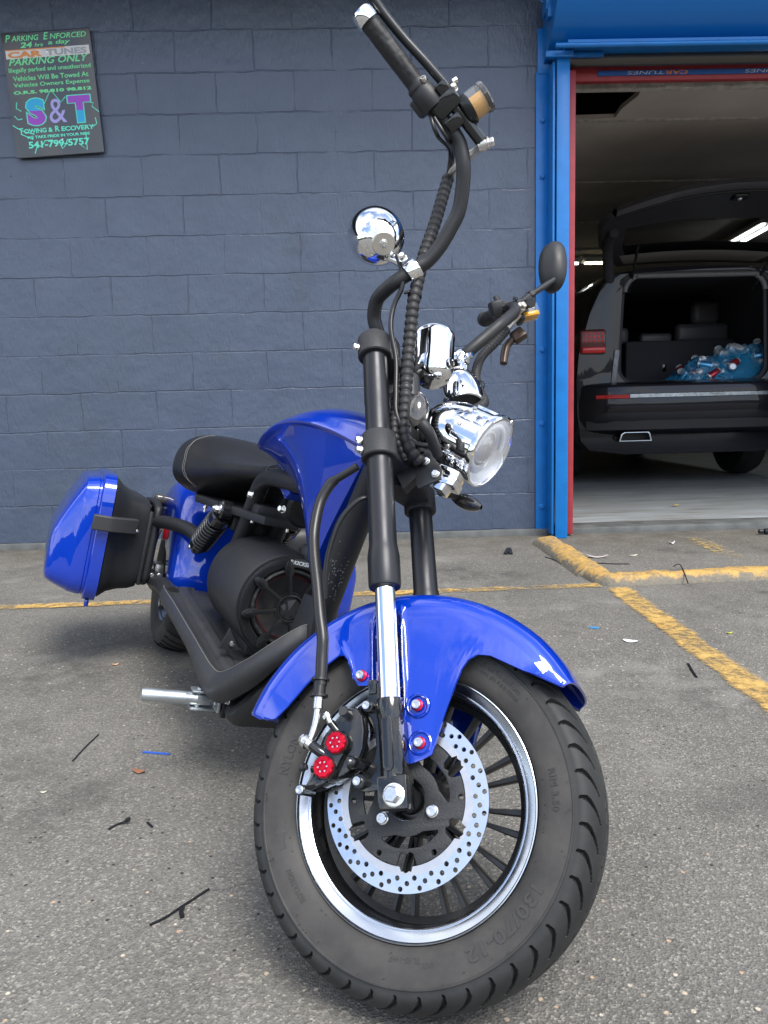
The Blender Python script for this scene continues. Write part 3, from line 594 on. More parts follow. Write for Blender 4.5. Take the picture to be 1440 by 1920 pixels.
XZb = Matrix(((1, 0, 0, 0), (0, 0, -1, 6.30), (0, 1, 0, 0), (0, 0, 0, 1)))
g.mesh([tr, [(2.165+(x-2.165)*.90, .4525+(z-.4525)*.80) for x, z in tr]], .12, XZb, z0=.02, bev=.003); g.build('exhaust_tip', steelp, suv, FW)
g = G(); g.box((2.165, 6.26, .4525), (.22, .04, .055)); g.build('exhaust_pipe', dark, suv, FW)
g = G(); g.box((CX, 8.0, .40), (1.6, 3.0, .12), .02); g.box((CX+.45, 6.9, .33), (.5, .3, .12), .04); g.tube([(2.3, 6.4, .38), (2.5, 6.7, .34), (2.9, 7.0, .30)], .03, 10); g.build('underbody', dark, suv, FW)
for sx in (-1, 1):
    for yy in (7.25, 10.05):
        g = G(); x = CX+sx*.84; g.lathe([(.20, -.10), (.30, -.115), (.355, -.105), (.375, -.06), (.378, 0), (.375, .06), (.355, .105), (.30, .115), (.20, .10)], (x, yy, .411), (1, 0, 0), 40)
        wh = g.build('wheel', tyrem, suv, FW); g = G(); g.lathe([(0, .06), (.08, .07), (.2, .05), (.235, .09)], (x, yy, .411), (sx, 0, 0), 32); g.build('hub_cap', steelp, wh, FW)
g = G(); g.box((1.855, 6.325, 1.22), (.215, .05, .20), .02, X=(1, -.06, 0)); tl = g.build('tail_light', ctail, suv, FW)
g = G()
for i in range(3):
    for j in range(5): g.lathe([(0, .005), (.011, .0), (.0, 0)], (1.79+j*.034, 6.299-.06*(j*.034-.065), 1.285-i*.028), (0, -1, 0), 8)
g.box((1.86, 6.306, 1.155), (.19, .03, .05), .01, X=(1, -.06, 0)); g.build('lamp_lens', mat('lamp_lens_red', (.65, .006, .012), .25, 0, coat=.3), tl, FW)
g = G(); g.box((3.54, 6.345, 1.22), (.26, .05, .20), .02, X=(1, .18, 0)); g.build('tail_light', ctail, suv, FW)
# cabin
g = G()
inn = [(CX+s_*x, z) for s_, L_ in ((-1, sec[4:]), ) for x, z in L_]
rows = []
for y in (6.38, 6.7, 7.3, 8.2, 9.4):
    s0 = [(.74 if i == 0 else hx*.88, min(z, 1.77)-.02) for i, (hx, z) in enumerate([(.74, .89)]+sec[4:])]
    rows.append([(CX-a, y, z) for a, z in s0]+[(CX+a, y, z) for a, z in reversed(s0[:-1])])
g.grid(rows); g.box((CX, 7.8, .865), (1.5, 2.85, .03)); g.box((CX, 9.4, 1.3), (1.6, .02, .9)); g.build('cabin', cardk, suv, FW)
g = G(); g.box((2.95, 7.28, 1.09), (1.02, .08, .40), .02, seg=2, X=(1, 0, 0)); g.box((2.29, 7.30, 1.09), (.24, .08, .38), .02); g.build('seat_back', mat('seat_back_carpet', (.040, .042, .050), .85), suv, FW)
g = G(); g.box((2.37, 7.38, 1.35), (.26, .12, .16), .045, seg=4); g.box((2.76, 7.38, 1.32), (.30, .10, .10), .03, seg=3); g.box((3.20, 7.38, 1.36), (.50, .13, .18), .05, seg=4); g.box((3.24, 7.40, 1.55), (.27, .10, .22), .06, seg=4); g.build('rear_seat', cseat, suv, FW)
g = G(); g.box((3.50, 7.6, 1.42), (.02, .34, .26), .01, X=(1, 0, .3)); g.build('side_trim', carpl, suv, FW)
g = G(); g.box((2.98, 9.36, 1.46), (.16, .02, .22), .03); g.box((2.72, 9.37, 1.33), (.36, .01, .10)); g.build('windscreen', mat('windscreen_light', (.32, .30, .22), .4), suv, FW)
g = G(); g.box((2.80, 7.235, 1.04), (.035, .012, .07), .004); g.build('seat_latch', blackgloss, suv, FW)
g = G(); g.box((1.735, 7.4, 1.30), (.02, 1.4, .34), .01, X=(1, 0, .24)); g.build('side_window', mat('side_glass', (.01, .012, .012), .03, coat=1), suv, FW)
# raised tailgate
ta = [0, .03, .07, .14, .17, .30, .45, .60, .63, .72, .86, .95, 1.0]; aa = [-1+2*i/32 for i in range(33)]
def hp(t, a, up=0):
    hw = interp(t, [0, .08, .3, .7, .95, 1], [.60, .66, .80, .92, .93, .90]); yy = 6.52-1.17*t-.05*a*a*(1-t)+.22*abs(a)**3*t
    z = 1.865+.36*math.sin(t*1.25)*.78-.12*a*a*(.25+.75*t)-.10*abs(a)**8*t*0
    return (CX+hw*a, yy, z+up)
g = G(); rowsb = [[hp(t, a) for a in aa] for t in ta]; g.grid(rowsb)
Fm = []
k = 0
for i in range(len(ta)-1):
    for j in range(len(aa)-1):
        tm = (ta[i]+ta[i+1])/2; am = abs((aa[j]+aa[j+1])/2)
        g.mi[k] = 1 if (.17 < tm < .60 and am < .84) else (2 if .03 < tm < .17 and am < .9 else 0); k += 1
g.cur = 0
top = [[hp(t, a, .07) for a in aa] for t in ta]
tg = G(); tg.v = g.v; tg.f = g.f; tg.mi = g.mi
n0 = len(tg.f); tg.grid(top); k = n0
for i in range(len(ta)-1):
    for j in range(len(aa)-1):
        tm = (ta[i]+ta[i+1])/2; am = abs((aa[j]+aa[j+1])/2)
        if .17 < tm < .60 and am < .84: tg.mi[k] = 1
        k += 1
tg.grid([[hp(1, a, q) if q in (0, .07) else tuple(Vector(hp(1, a, q))+Vector((0, -.03, 0))) for a in aa] for q in (0, .035, .07)])
tg.grid([[hp(0, a, q) for a in aa] for q in (0, .07)])
for s_ in (-1, 1): tg.grid([[hp(t, s_, 0), tuple(Vector(hp(t, s_, .035))+Vector((.03*s_, 0, 0))), hp(t, s_, .07)] for t in ta])
# drop glass faces, replace by panes
keepF = [(f, m) for f, m in zip(tg.f, tg.mi) if m != 1]; gl = [f for f, m in zip(tg.f, tg.mi) if m == 1][:]
tv = list(tg.v); tg.f = [f for f, m in keepF]; tg.mi = [1 if m == 2 else 0 for f, m in keepF]
trimm = mat('tailgate_trim', (.045, .043, .050), .42)
gate = tg.build('tailgate', [trimm, mat('tailgate_lip', (.24, .23, .22), .5)], suv, FW, sharp=50)
g = G(); g.v = tv; g.f = gl; g.mi = [0]*len(gl); g.build('rear_window', mat('tinted_glass', (.004, .006, .006), .02, 0, spec=.3, alpha=.42), gate, FW)
lp = Vector(hp(.90, -.08)); g = G(); g.box(lp+Vector((0, 0, -.008)), (.11, .09, .03), .02, X=(1, 0, 0), Y=(0, 1, -.2)); g.build('latch', blackgloss, gate, FW)
g = G(); g.lathe([(0, .012), (.013, .01), (.018, 0)], lp+Vector((0, 0, -.022)), (0, -.2, -1), 14); g.build('latch_striker', zinc, gate, FW)
g = G(); g.tube([hp(.985, a, -.006) for a in [-.98+.1*i for i in range(20)]], .012, 8, 2); g.build('gate_seal', dark, gate, FW)
for x in (2.18, 3.2): 
    g = G(); g.cyl((x-.0, 6.42, 1.62), (x+(.04 if x > CX else -.04), 6.10, 1.93), .011, 10); g.build('gas_strut', blacksatin, suv, FW)
# bag of cans
def bagsurf(i, j, k=1.0):
    th = 2*PI*i/72; ph = (PI/2)*j/18
    x = .60*math.cos(th)*math.cos(ph)**.8; y = .24*math.sin(th)*math.cos(ph)**.8; z = .31*math.sin(ph)**1.0
    if x < 0: z *= (1-.55*min(1, -x/.55))
    nzv = noise.noise(Vector((x*7, y*7, z*7+3)))*.035+noise.noise(Vector((x*18, y*18, z*18)))*.016
    return (3.19+x*(1+nzv)*k, 6.68+y*(1+nzv*2)*k, .887+max(0, z*k+nzv*(j > 0)))
bagm = bpy.data.materials.new('thin_blue_film'); bagm.use_nodes = True; t_ = bagm.node_tree; b_ = t_.nodes['Principled BSDF']
b_.inputs['Base Color'].default_value = (.03, .38, .75, 1); b_.inputs['Roughness'].default_value = .12; b_.inputs['Alpha'].default_value = .48
tq = t_.nodes.new('ShaderNodeTexCoord'); q_ = t_.nodes.new('ShaderNodeTexNoise'); q_.inputs['Scale'].default_value = 22; q_.inputs['Distortion'].default_value = 1.5; t_.links.new(tq.outputs['Object'], q_.inputs['Vector'])
bn2 = t_.nodes.new('ShaderNodeBump'); bn2.inputs['Strength'].default_value = 1; bn2.inputs['Distance'].default_value = .02; t_.links.new(q_.outputs[0], bn2.inputs['Height']); t_.links.new(bn2.outputs[0], b_.inputs['Normal'])
g = G(); g.grid([[bagsurf(i, j) for j in range(19)] for i in range(72)], closeu=True); bg_ = g.build('plastic_bag', bagm); tag(bg_, 'see-through blue plastic bag full of empty cans in the back of the car', 'bag')
canm = mat('can_aluminium', (.80, .85, .90), .35, .55, rvar=.08); canb = mat('can_print_blue', (.12, .42, .75), .25, .6); canr = mat('can_print_red', (.5, .05, .07), .25, .6)
def can_mesh(m2):
    g = G(); g.cur = 0; g.lathe([(0, .006), (.024, .006), (.026, 0), (.028, .002), (.033, .012)], (0, 0, 0), (0, 0, 1), 20)
    n0 = len(g.f); g.cur = 1; g.lathe([(.033, .012), (.033, .104)], (0, 0, 0), (0, 0, 1), 20); g.cur = 0
    g.lathe([(.033, .104), (.027, .118), (.0275, .121), (.025, .121), (.0245, .117), (0, .117)], (0, 0, 0), (0, 0, 1), 20)
    return g
random.seed(3); first = {}
spots = []
while len(spots) < 54:
    i = random.uniform(0, 72); j = random.uniform(1, 17); 
    x, y, z = bagsurf(i, j, random.uniform(.80, .97)); 
    if y > 6.80: continue
    spots.append((x, y, max(z, .925)))
for n_, p in enumerate(spots):
    kind = (canm, canb, canm, canb, canm, canm, canb, canr)[n_ % 8]
    if kind.name not in first:
        o = can_mesh(kind).build('drink_can', [canm, kind]); first[kind.name] = o; o2 = o
    else: o2 = first[kind.name].copy(); col.objects.link(o2)
    fr = Matrix.Translation(p) @ Matrix.Rotation(random.uniform(0, 6.28), 4, 'Z') @ Matrix.Rotation(random.uniform(.6, 2.2), 4, 'X') @ T(0, 0, -.06)
    WM[o2] = fr; o2.matrix_basis = fr
    lb = {'can_aluminium': 'plain silver empty drink can in the blue bag in the car', 'can_print_blue': 'empty drink can with blue print inside the plastic bag in the car', 'can_print_red': 'empty drink can with red print inside the plastic bag in the car'}[kind.name]
    tag(o2, lb, 'can', {'can_aluminium': 'plain silver cans in the blue bag', 'can_print_blue': 'blue printed cans in the blue bag', 'can_print_red': 'red printed cans in the blue bag'}[kind.name])
# ================================================================ MOTORCYCLE
bike = thing('motorcycle', (-.28, 1.75, -.02), 'royal blue and black electric chopper with fat tyres and chrome headlight leaning on its stand', 'motorcycle')
def pol(r, a, y): return (r*math.cos(a), y, r*math.sin(a))
# ---- front wheel
TP = [(.1600, .044), (.1655, .0480), (.1668, .0515), (.1685, .0542), (.174, .058), (.184, .0620), (.194, .0640), (.204, .0648), (.2095, .0648), (.2105, .0656), (.2125, .0656), (.2135, .0645)]
tread = []; TA = {}
for i in range(46):
    a = i/45*PI/2     # shoulder to crown
    tread.append((.2165+.0270*math.sin(a)**.92, .0640*math.cos(a)**.80)); TA[(round(tread[-1][0], 7), round(tread[-1][1], 7))] = i*2.0
half = TP+tread
def tyre_y(rr): return float(np.interp(rr, [p[0] for p in TP], [p[1] for p in TP]))
def groove(th, y, rr, s, al):
    per = 2*PI/46; ay = abs(y); d = 0
    off = 0 if s < 0 else per/2
    if 3 < al < 60:
        v = 1-(al-3)/57                       # 1 at the shoulder, 0 towards the crown
        for k in (-1, 0, 1):
            tt = (th+off) % per+k*per; c = per*.5+.135*(v-1)+.045*(1-(2*v-1)**2)
            wdt = .0031*max(0, math.sin(PI*min(1, max(0, v))))**.55
            if wdt > 0:
                q = abs(tt-c)*rr/wdt
                if q < 1: d = max(d, (1-q*q)**.5*.0070)
    if ay < .020:
        per2 = 2*PI/23; tt = (th+(0 if y < 0 else per2/2)) % per2; v = tt/per2
        c = .006+.010*v; q = abs(ay-c)/.0017
        if q < 1 and v < .82: d = max(d, (1-q*q)**.5*.005)
    return d
NT = 920; prof2 = [(p, -1) for p in half]+[(p, 1) for p in reversed(half[:-1])]
cs = [(math.cos(2*PI*i/NT), math.sin(2*PI*i/NT)) for i in range(NT)]
per46 = NT//46
V = []
isT = []
for i in range(NT):
    th = 2*PI*i/NT
    for (rr, yy), s_ in prof2:
        y = yy*s_; d = groove(th, y, rr, s_, TA.get((round(rr, 7), round(yy, 7)), 0)) if rr > .2166 else 0
        # grooves cut inward along the section
        kx = d*(yy/.064)**2; kr = d*(1-(yy/.064)**2*.7)
        V.append(((rr-kr)*cs[i][0], (yy-kx)*s_, (rr-kr)*cs[i][1]))
g = G(); npf = len(prof2); g.v = V; g.f = [(i*npf+j, i*npf+j+1, ((i+1) % NT)*npf+j+1, ((i+1) % NT)*npf+j) for i in range(NT) for j in range(npf-1)]; g.mi = [0]*len(g.f)
hub = G(); hub.lathe([(0, -.062), (.016, -.062), (.018, -.052), (.034, -.050), (.040, -.044), (.043, -.02), (.043, .02), (.040, .046), (.03, .05), (0, .05)], n=40)
hub.lathe([(.150, -.043), (.1475, -.040), (.1455, -.030), (.1445, -.012), (.1445, .012), (.1455, .03), (.150, .045)], n=120)
hub.lathe([(.136, -.008), (.146, -.012), (.146, .012), (.136, .008)], n=120, close=True)
for k in range(12):
    for s_ in (-1, 1):
        a0 = R_(15+30*k); a1 = a0+s_*R_(5.8); p0 = Vector(pol(.038, a0+s_*R_(3), 0)); p1 = Vector(pol(.14, a1, 0)); d = (p1-p0).normalized(); n_ = d.cross(Vector((0, 1, 0)))
        V = []
        for q, wd, dp, yy in ((p0, .0042, .010, -.006), (p0.lerp(p1, .5), .0030, .0075, -.002), (p1, .0050, .0070, 0)):
            for (aa_, bb_) in ((-1, -.35), (-.6, -1), (.6, -1), (1, -.35), (1, 1), (-1, 1)): V.append(q+n_*aa_*wd+Vector((0, bb_*dp+yy, 0)))
        hub.add(V, [(i*6+j, i*6+(j+1) % 6, (i+1)*6+(j+1) % 6, (i+1)*6+j) for i in range(2) for j in range(6)])
fw = hub.build('front_wheel', blacksatin, bike, FS)
tyre = g.build('tyre', tyrem, fw, sharp=35)
g = G()
for s_ in (-1, 1):
    g.lathe([(.1655, .0490*s_), (.1668, .0520*s_), (.1662, .0550*s_), (.1648, .0555*s_), (.1638, .0535*s_), (.1632, .0515*s_), (.1600, .0500*s_), (.1565, .0484*s_), (.1530, .0464*s_), (.1520, .0466*s_), (.1508, .0462*s_), (.1490, .0450*s_), (.1482, .0420*s_)], n=160)
g.build('rim', steelp, fw)
# side wall lettering
def wall_txt(txt, th, r0, h, wd=None, bold=0, sp=1.05, lift=.0006, shear=0):
    g = G(); g.text(txt, None, wd, h, fn=lambda p: pol(r0+p.y, R_(th)-p.x/r0, -(tyre_y(r0+p.y)+(lift if p.z > 0 else -.002))), bold=bold, sp=sp, shear=shear)
    g.build('lettering', tyretx, fw, FS, sharp=30)
wall_txt('130/70-12', -53, .1895, .0165, .118, bold=.03, lift=.0011)
wall_txt('NYLON', 157, .1895, .0125, .054, lift=.0012, bold=.015)
wall_txt('RIM 3.50', -1, .1905, .0085, .050, lift=.0010)
wall_txt('ROTATION', 210, .1875, .0070, .044, lift=.0010)
wall_txt('MAX LOAD 265 KG (583 LBS)', 50, .1985, .0058, .098, lift=.0009); wall_txt('AT 225 KPA (33 P.S.I) COLD', 48, .1905, .0055, .090, lift=.0009)
wall_txt('DOT', -86, .187, .006, .014); wall_txt('TL 43-1447', -95, .1815, .006, .040, lift=.0009)
g = G(); g.mesh([[(-.016, .0035), (.004, .0035), (.004, .008), (.016, 0), (.004, -.008), (.004, -.0035), (-.016, -.0035)]], .04, Matrix.Identity(4))
g.v = [pol(.1875+y, R_(190)-x/.1875, -(tyre_y(.1875+y)+(.0006 if z > .02 else -.002))) for x, y, z in g.v]; g.build('rotation_arrow', tyretx, fw, FS)
g = G(); rng = random.Random(5)
for i in range(70):
    a = rng.uniform(0, 6.28); rr = rng.choice([.176, .203, .2075]); p = Vector(pol(rr, a, -(tyre_y(rr) if rr < .21 else .064))); g.cyl(p, p+Vector((rng.uniform(-.001, .001), -.0035, rng.uniform(-.001, .001))), .0004, 5)
o = g.build('moulding_hair', tyretx, fw, FS); o['kind'] = 'stuff'
# ---- disc
dl = []
circ_out = circ(0, 0, .110, 120); inner_loop = []
for i in range(200):
    a = 2*PI*i/200; rr = .0800
    k = ((a*6/(2*PI)+1.05) % 1); kk = abs(k-.5)
    if kk < .10: rr = .0860+.0012*math.cos(kk*60)
    inner_loop.append((rr*math.cos(a), rr*math.sin(a)))
holes = []
for k in range(26):
    b0 = 2*PI*k/26
    for rr, da in ((.1050, 0), (.0985, .085), (.0930, -.05)): holes.append(circ(rr*math.cos(b0+da), rr*math.sin(b0+da), .0031, 12))
g = G(); g.mesh([circ_out]+holes+[circ(0, 0, .0895, 96)], .0038, NEAR, z0=.0705); dsk = g.build('brake_disc', discm, fw, FS, sharp=30)
g = G(); g.mesh([circ(0, 0, .0896, 96), inner_loop], .0036, NEAR, z0=.0706); g.build('disc_inner_ring', discin, fw, FS, sharp=30)
wl = []
co_ = []
for i in range(200):
    a = 2*PI*i/200; rr = .0792; k = ((a*6/(2*PI)+1.05) % 1); kk = abs(k-.5)
    if kk < .15: rr = .0645+.0016*math.cos(kk*42)
    co_.append((rr*math.cos(a), rr*math.sin(a)))
for k in range(3):
    a0 = R_(33+120*k)
    pts = []
    for rr, aa_ in ((.0450, -.42), (.047, -.50), (.0565, -.74), (.0590, -.70), (.0598, -.45), (.0600, -.2), (.0600, .2), (.0598, .45), (.0590, .70), (.0565, .74), (.047, .50), (.0450, .42), (.0452, .2), (.0452, 0), (.0452, -.2)): pts.append((rr*math.cos(a0+aa_), rr*math.sin(a0+aa_)))
    wl.append(pts)
for k in range(6):
    a0 = R_(-3+60*k)
    wl.append(circ(.0732*math.cos(a0), .0732*math.sin(a0), .0036, 14))
g = G(); g.mesh([co_]+wl+[circ(0, 0, .0265, 40)], .0048, NEAR, z0=.0675, bev=.0005); g.build('disc_carrier', blackcast, fw, FS, sharp=30)
for k in range(3):
    a0 = R_(-27-120*k); g = G(); p = Vector(pol(.0390, a0, -.0722)); g.hexb(p, (0, -1, 0), .0068, .005, .0080, sock=True); g.build('disc_bolt', zinc, fw, FS)
g = G(); g.lathe([(.029, -.060), (.029, -.070), (.0262, -.070), (.024, -.062)], n=40); g.build('hub_ring', zinc, fw, FS)

# ---- front fender
oth = [(150, (-.204, .124)), (147, (-.187, .121)), (141, (-.166, .136)), (131, (-.137, .163)), (121, (-.107, .186)), (115, (-.085, .1985)), (112.5, (-.076, .1975)), (110.5, (-.070, .188)), (109, (-.063, .170)), (107.5, (-.062, .160)), (106, (-.057, .1515)), (103, (-.045, .150)), (99, (-.029, .151)),
       (97, (-.026, .158)), (91, (-.006, .158)), (88.3, (.003, .158)), (87.6, (.007, .152)), (86, (.0045, .100)), (84, (.003, .050)), (82.5, (.006, .042)), (80.5, (.014, .0405)), (78, (.030, .044)), (76, (.043, .049)), (74, (.047, .058)), (70, (.063, .096)), (66, (.078, .128)), (62, (.090, .152)), (59, (.101, .165)), (55.5, (.116, .171)), (52, (.133, .167)), (41, (.173, .142)), (34.5, (.195, .1315)), (31, (.2085, .1235)), (29, (.2165, .1188)), (28, (.2195, .1172))]
def out_at(a):
    xs = [-q[0] for q in oth]; return interp(-a, xs, [q[1][0] for q in oth]), interp(-a, xs, [q[1][1] for q in oth])
angs = []
a = 150.
while a > 28:
    angs.append(a); a -= (.28 if 57 < a < 116 else .8)
angs.append(28.)
def frtop(a): return interp(a, [28, 33, 45, 60, 80, 100, 125, 150], [.266, .270, .277, .282, .286, .289, .288, .284])
rows = []
for a in angs:
    rt = frtop(a); P = out_at(a); ar = R_(a); half_ = []
    tipk = min(1, min(150-a, a-28)/3.0+.0); tw = .078*(.93+.07*math.sqrt(max(0, min(1, min(150-a, a-28)/10))))
    crown = [(rt+.002, 0), (rt+.0015, .25), (rt, .48), (rt-.0030, .68), (rt-.008, .84), (rt-.015, .94), (rt-.023, .985), (rt-.032, 1.0)]
    pl_ = math.hypot(*P); ks_ = max(.12, min(1, (rt-pl_-.003)/.032)); crown = [(rt-(rt-rr)*ks_, yy) for rr, yy in crown]
    for rr, yy in crown: half_.append((rr*math.cos(ar), yy*tw, rr*math.sin(ar)))
    q = Vector((half_[-1][0], half_[-1][2])); e = Vector(P)
    if (q.length < e.length): e = q*.995
    for k in range(1, 15):
        t = k/14; m_ = q.lerp(e, t); y = tw+.008*t
        s0, u0 = m_.x, m_.y; sc0 = -.0125
        ch = (1-sstep(.0145, .021, abs(s0-sc0)))*(1 if 84 < a < 112 else 0)*sstep(0, .25, t)
        y -= .020*ch
        # pressed ridge flanking the fork
        y += .0035*math.exp(-((abs(s0-sc0)-.0225)/.003)**2)*sstep(.05, .3, t)*(1 if 84 < a < 112 else 0)
        half_.append((s0, y, u0))
    row = [(x, -y, z) for x, y, z in reversed(half_)]+[(x, y, z) for x, y, z in half_[1:]]
    rows.append(row)
g = G(); g.grid(rows); fen = g.build('front_fender', blue, bike, FS, sharp=50)
md = fen.modifiers.new('thickness', 'SOLIDIFY'); md.thickness = .0028; md.offset = -1
md = fen.modifiers.new('soft', 'BEVEL'); md.width = .0008; md.segments = 2; md.limit_method = 'ANGLE'; md.angle_limit = R_(60)
for (s0, u0) in ((-.051, .1645), (.028, .114), (.028, .065)):
    g = G(); c = Vector((s0, -.0865, u0)); rw = .0079
    g.lathe([(0, 0), (rw, 0), (rw, .002), (rw*.55, .004), (0, .004)], c, (0, -1, 0), 28)
    b_ = g.build('fender_bolt', redano, fen, FS); g = G(); g.hexb(c+Vector((0, -.003, 0)), (0, -1, 0), .0062, .006, None, True); g.build('bolt_head', zinc, fen, FS)
    if u0 < .15:
        g = G(); g.lathe([(.0125, 0), (.0145, .0012), (.0165, 0)], c+Vector((0, .0006, 0)), (0, -1, 0), 32); g.build('bolt_recess', blue, fen, FS)

# ---- fork
SX = -.006
for sy in (-1, 1):
    y = .100*sy
    g = G(); g.cyl((SX, y, .11), (SX, y, .30), .01460, 40); st = g.build('fork_leg', chrome, bike, FS)
    g = G(); g.lathe([(.0150, .283), (.0225, .283), (.0236, .287), (.0238, .330), (.0222, .342), (.0209, .350), (.0203, .46), (.0206, .468), (.0206, .500)], (SX, y, 0), (0, 0, 1), 40)
    g.lathe([(.0206, .50), (.0203, .512), (.0198, .60), (.0205, .602), (.0202, .735)], (SX, y, 0), (0, 0, 1), 40); g.build('fork_tube', blackano, st, FS)
    g = G(); g.lathe([(.0146, .1235), (.0178, .1230), (.0184, .120), (.0184, .1000), (.0168, .0955), (.0160, .030), (.0160, -.01)], (SX, y, 0), (0, 0, 1), 32)
    g.box((SX+.003, y, .0035), (.040, .032, .042), .003); g.box((SX+.004, y-.0*sy, .06), (.030, .030, .075), .006)
    g.mesh([rrect(SX, .064, .0135, .070, .0065)], .004, NEAR if sy < 0 else NEAR, z0=.0148 if False else (.1145 if sy < 0 else -.085), bev=.001)
    g.build('fork_lower', blackgloss, st, FS)
    g = G(); g.hexb((0.0, y+.0162*sy, .0), (0, sy, 0), .0108, .0115, .0145); g.build('axle_bolt', zinc, st, FS)
    if sy < 0:
        g = G(); g.lathe([(.015, .2835), (.0195, .2825), (.0225, .2832)], (SX, y, 0), (0, 0, 1), 32); g.build('dust_seal', rubber, st, FS)
# clamps
def clampplate(u0, th, name, rear):
    XY = T(0, 0, 0); g = G()
    hs = [(SX+.018, .112), (SX+.022, .085), (SX+.026, .06), (.024, .035), (.022, .015)]; hr = [(-.052, .0), (-.050, .02), (-.040, .045), (SX-.026, .075), (SX-.022, .10), (SX-.016, .115)]
    out_ = [(x, -y) for x, y in hs]+[(x, y) for x, y in reversed(hs)]+[(x, y) for x, y in reversed(hr)]+[(x, -y) for x, y in hr[1:]]
    g.mesh([out_], th*.6, XY, bev=.003, z0=u0-th*.3)
    for sy in (-1, 1): g.lathe([(.0205, u0-th/2), (.0265, u0-th/2), (.0283, u0-th/2+.002), (.0283, u0+th/2-.003), (.0262, u0+th/2), (.0205, u0+th/2)], (SX, .1*sy, 0), (0, 0, 1), 40)
    o = g.build(name, blackcast, bike, FS)
    for sy in (-1, 1):
        for du in ((-.009, .009) if rear else (-.006,)):
            g = G(); g.hexb((SX-.022, .119*sy, u0+du), (-.72, .70*sy, 0), .0055, .007, .007); g.build('clamp_bolt', zinc, o, FS)
    return o
lo = clampplate(.518, .044, 'lower_clamp', True); uc = clampplate(.716, .040, 'upper_clamp', False)
for sy in (-1, 1): g = G(); g.lathe([(0, .742), (.0202, .742), (.0206, .736)], (SX, .1*sy, 0), (0, 0, 1), 32); g.build('fork_cap', blackcast, uc, FS)
g = G(); g.cyl((-.018, 0, .49), (-.018, 0, .73), .026, 32); g.cyl((-.018, 0, .53), (-.018, 0, .55), .030, 32); g.cyl((-.018, 0, .67), (-.018, 0, .69), .030, 32); g.build('steering_head', blackmat, bike, FS)
# dark electrics cluster behind the lamp
g = G(); g.box((.010, 0, .615), (.045, .085, .10), .008); g.box((.035, .012, .60), (.03, .05, .06), .006); g.cyl((.03, -.03, .645), (.03, -.03, .69), .018, 20); g.cyl((.055, -.012, .600), (.075, -.012, .592), .020, 24)
g.box((-.005, -.045, .56), (.04, .03, .04), .006); g.tube([(.02, .03, .56), (.0, .06, .60), (.01, .05, .66), (.03, .03, .69)], .006, 10); g.build('ignition_housing', blackplas, bike, FS)
g = G(); g.lathe([(0, .004), (.009, .003), (.0095, 0)], (.0765, -.012, .591), (1, 0, -.4), 20); g.box((.079, -.012, .590), (.006, .006, .010), .001); g.build('ignition_key_slot', white, bike, FS)
g = G(); g.mesh([[(.035, .640), (.055, .630), (.063, .60), (.056, .570), (.047, .585), (.040, .61)]], .012, NEAR, bev=.002, z0=.012); g.build('chrome_stay', chrome, bike, FS)
# ---- handlebar
half_bar = [(-.006, .03, .752), (-.008, .052, .756), (-.009, .074, .775), (-.008, .090, .795), (.006, .110, .810), (.030, .126, .812), (.052, .134, .815), (.087, .132, .832), (.106, .130, .842), (.131, .134, .862), (.155, .143, .886), (.174, .153, .908), (.189, .173, .936), (.198, .193, .961), (.200, .208, .985), (.196, .222, 1.000), (.180, .25, 1.023), (.109, .377, 1.126)]
P_ = [(x, -y, z) for x, y, z in reversed(half_bar)]+[(-.006, 0, .752)]+half_bar
g = G(); g.tube(P_, .0122, 20, 8); hb = g.build('handlebar', blackmat, bike, FS)
g = G()
for sy in (-1, 1): g.box((-.006, .035*sy, .745), (.045, .026, .05), .007); g.box((-.006, .035*sy, .772), (.042, .026, .012), .004)
g.build('handlebar_riser', blackcast, bike, FS)
G0 = Vector((.198, .218, .997)); GD = Vector((.109, .377, 1.126))-G0; GD.normalize()
def bp(t, sy): q = G0+GD*t; return Vector((q.x, q.y*sy, q.z))
def bd(sy): return Vector((GD.x, GD.y*sy, GD.z))
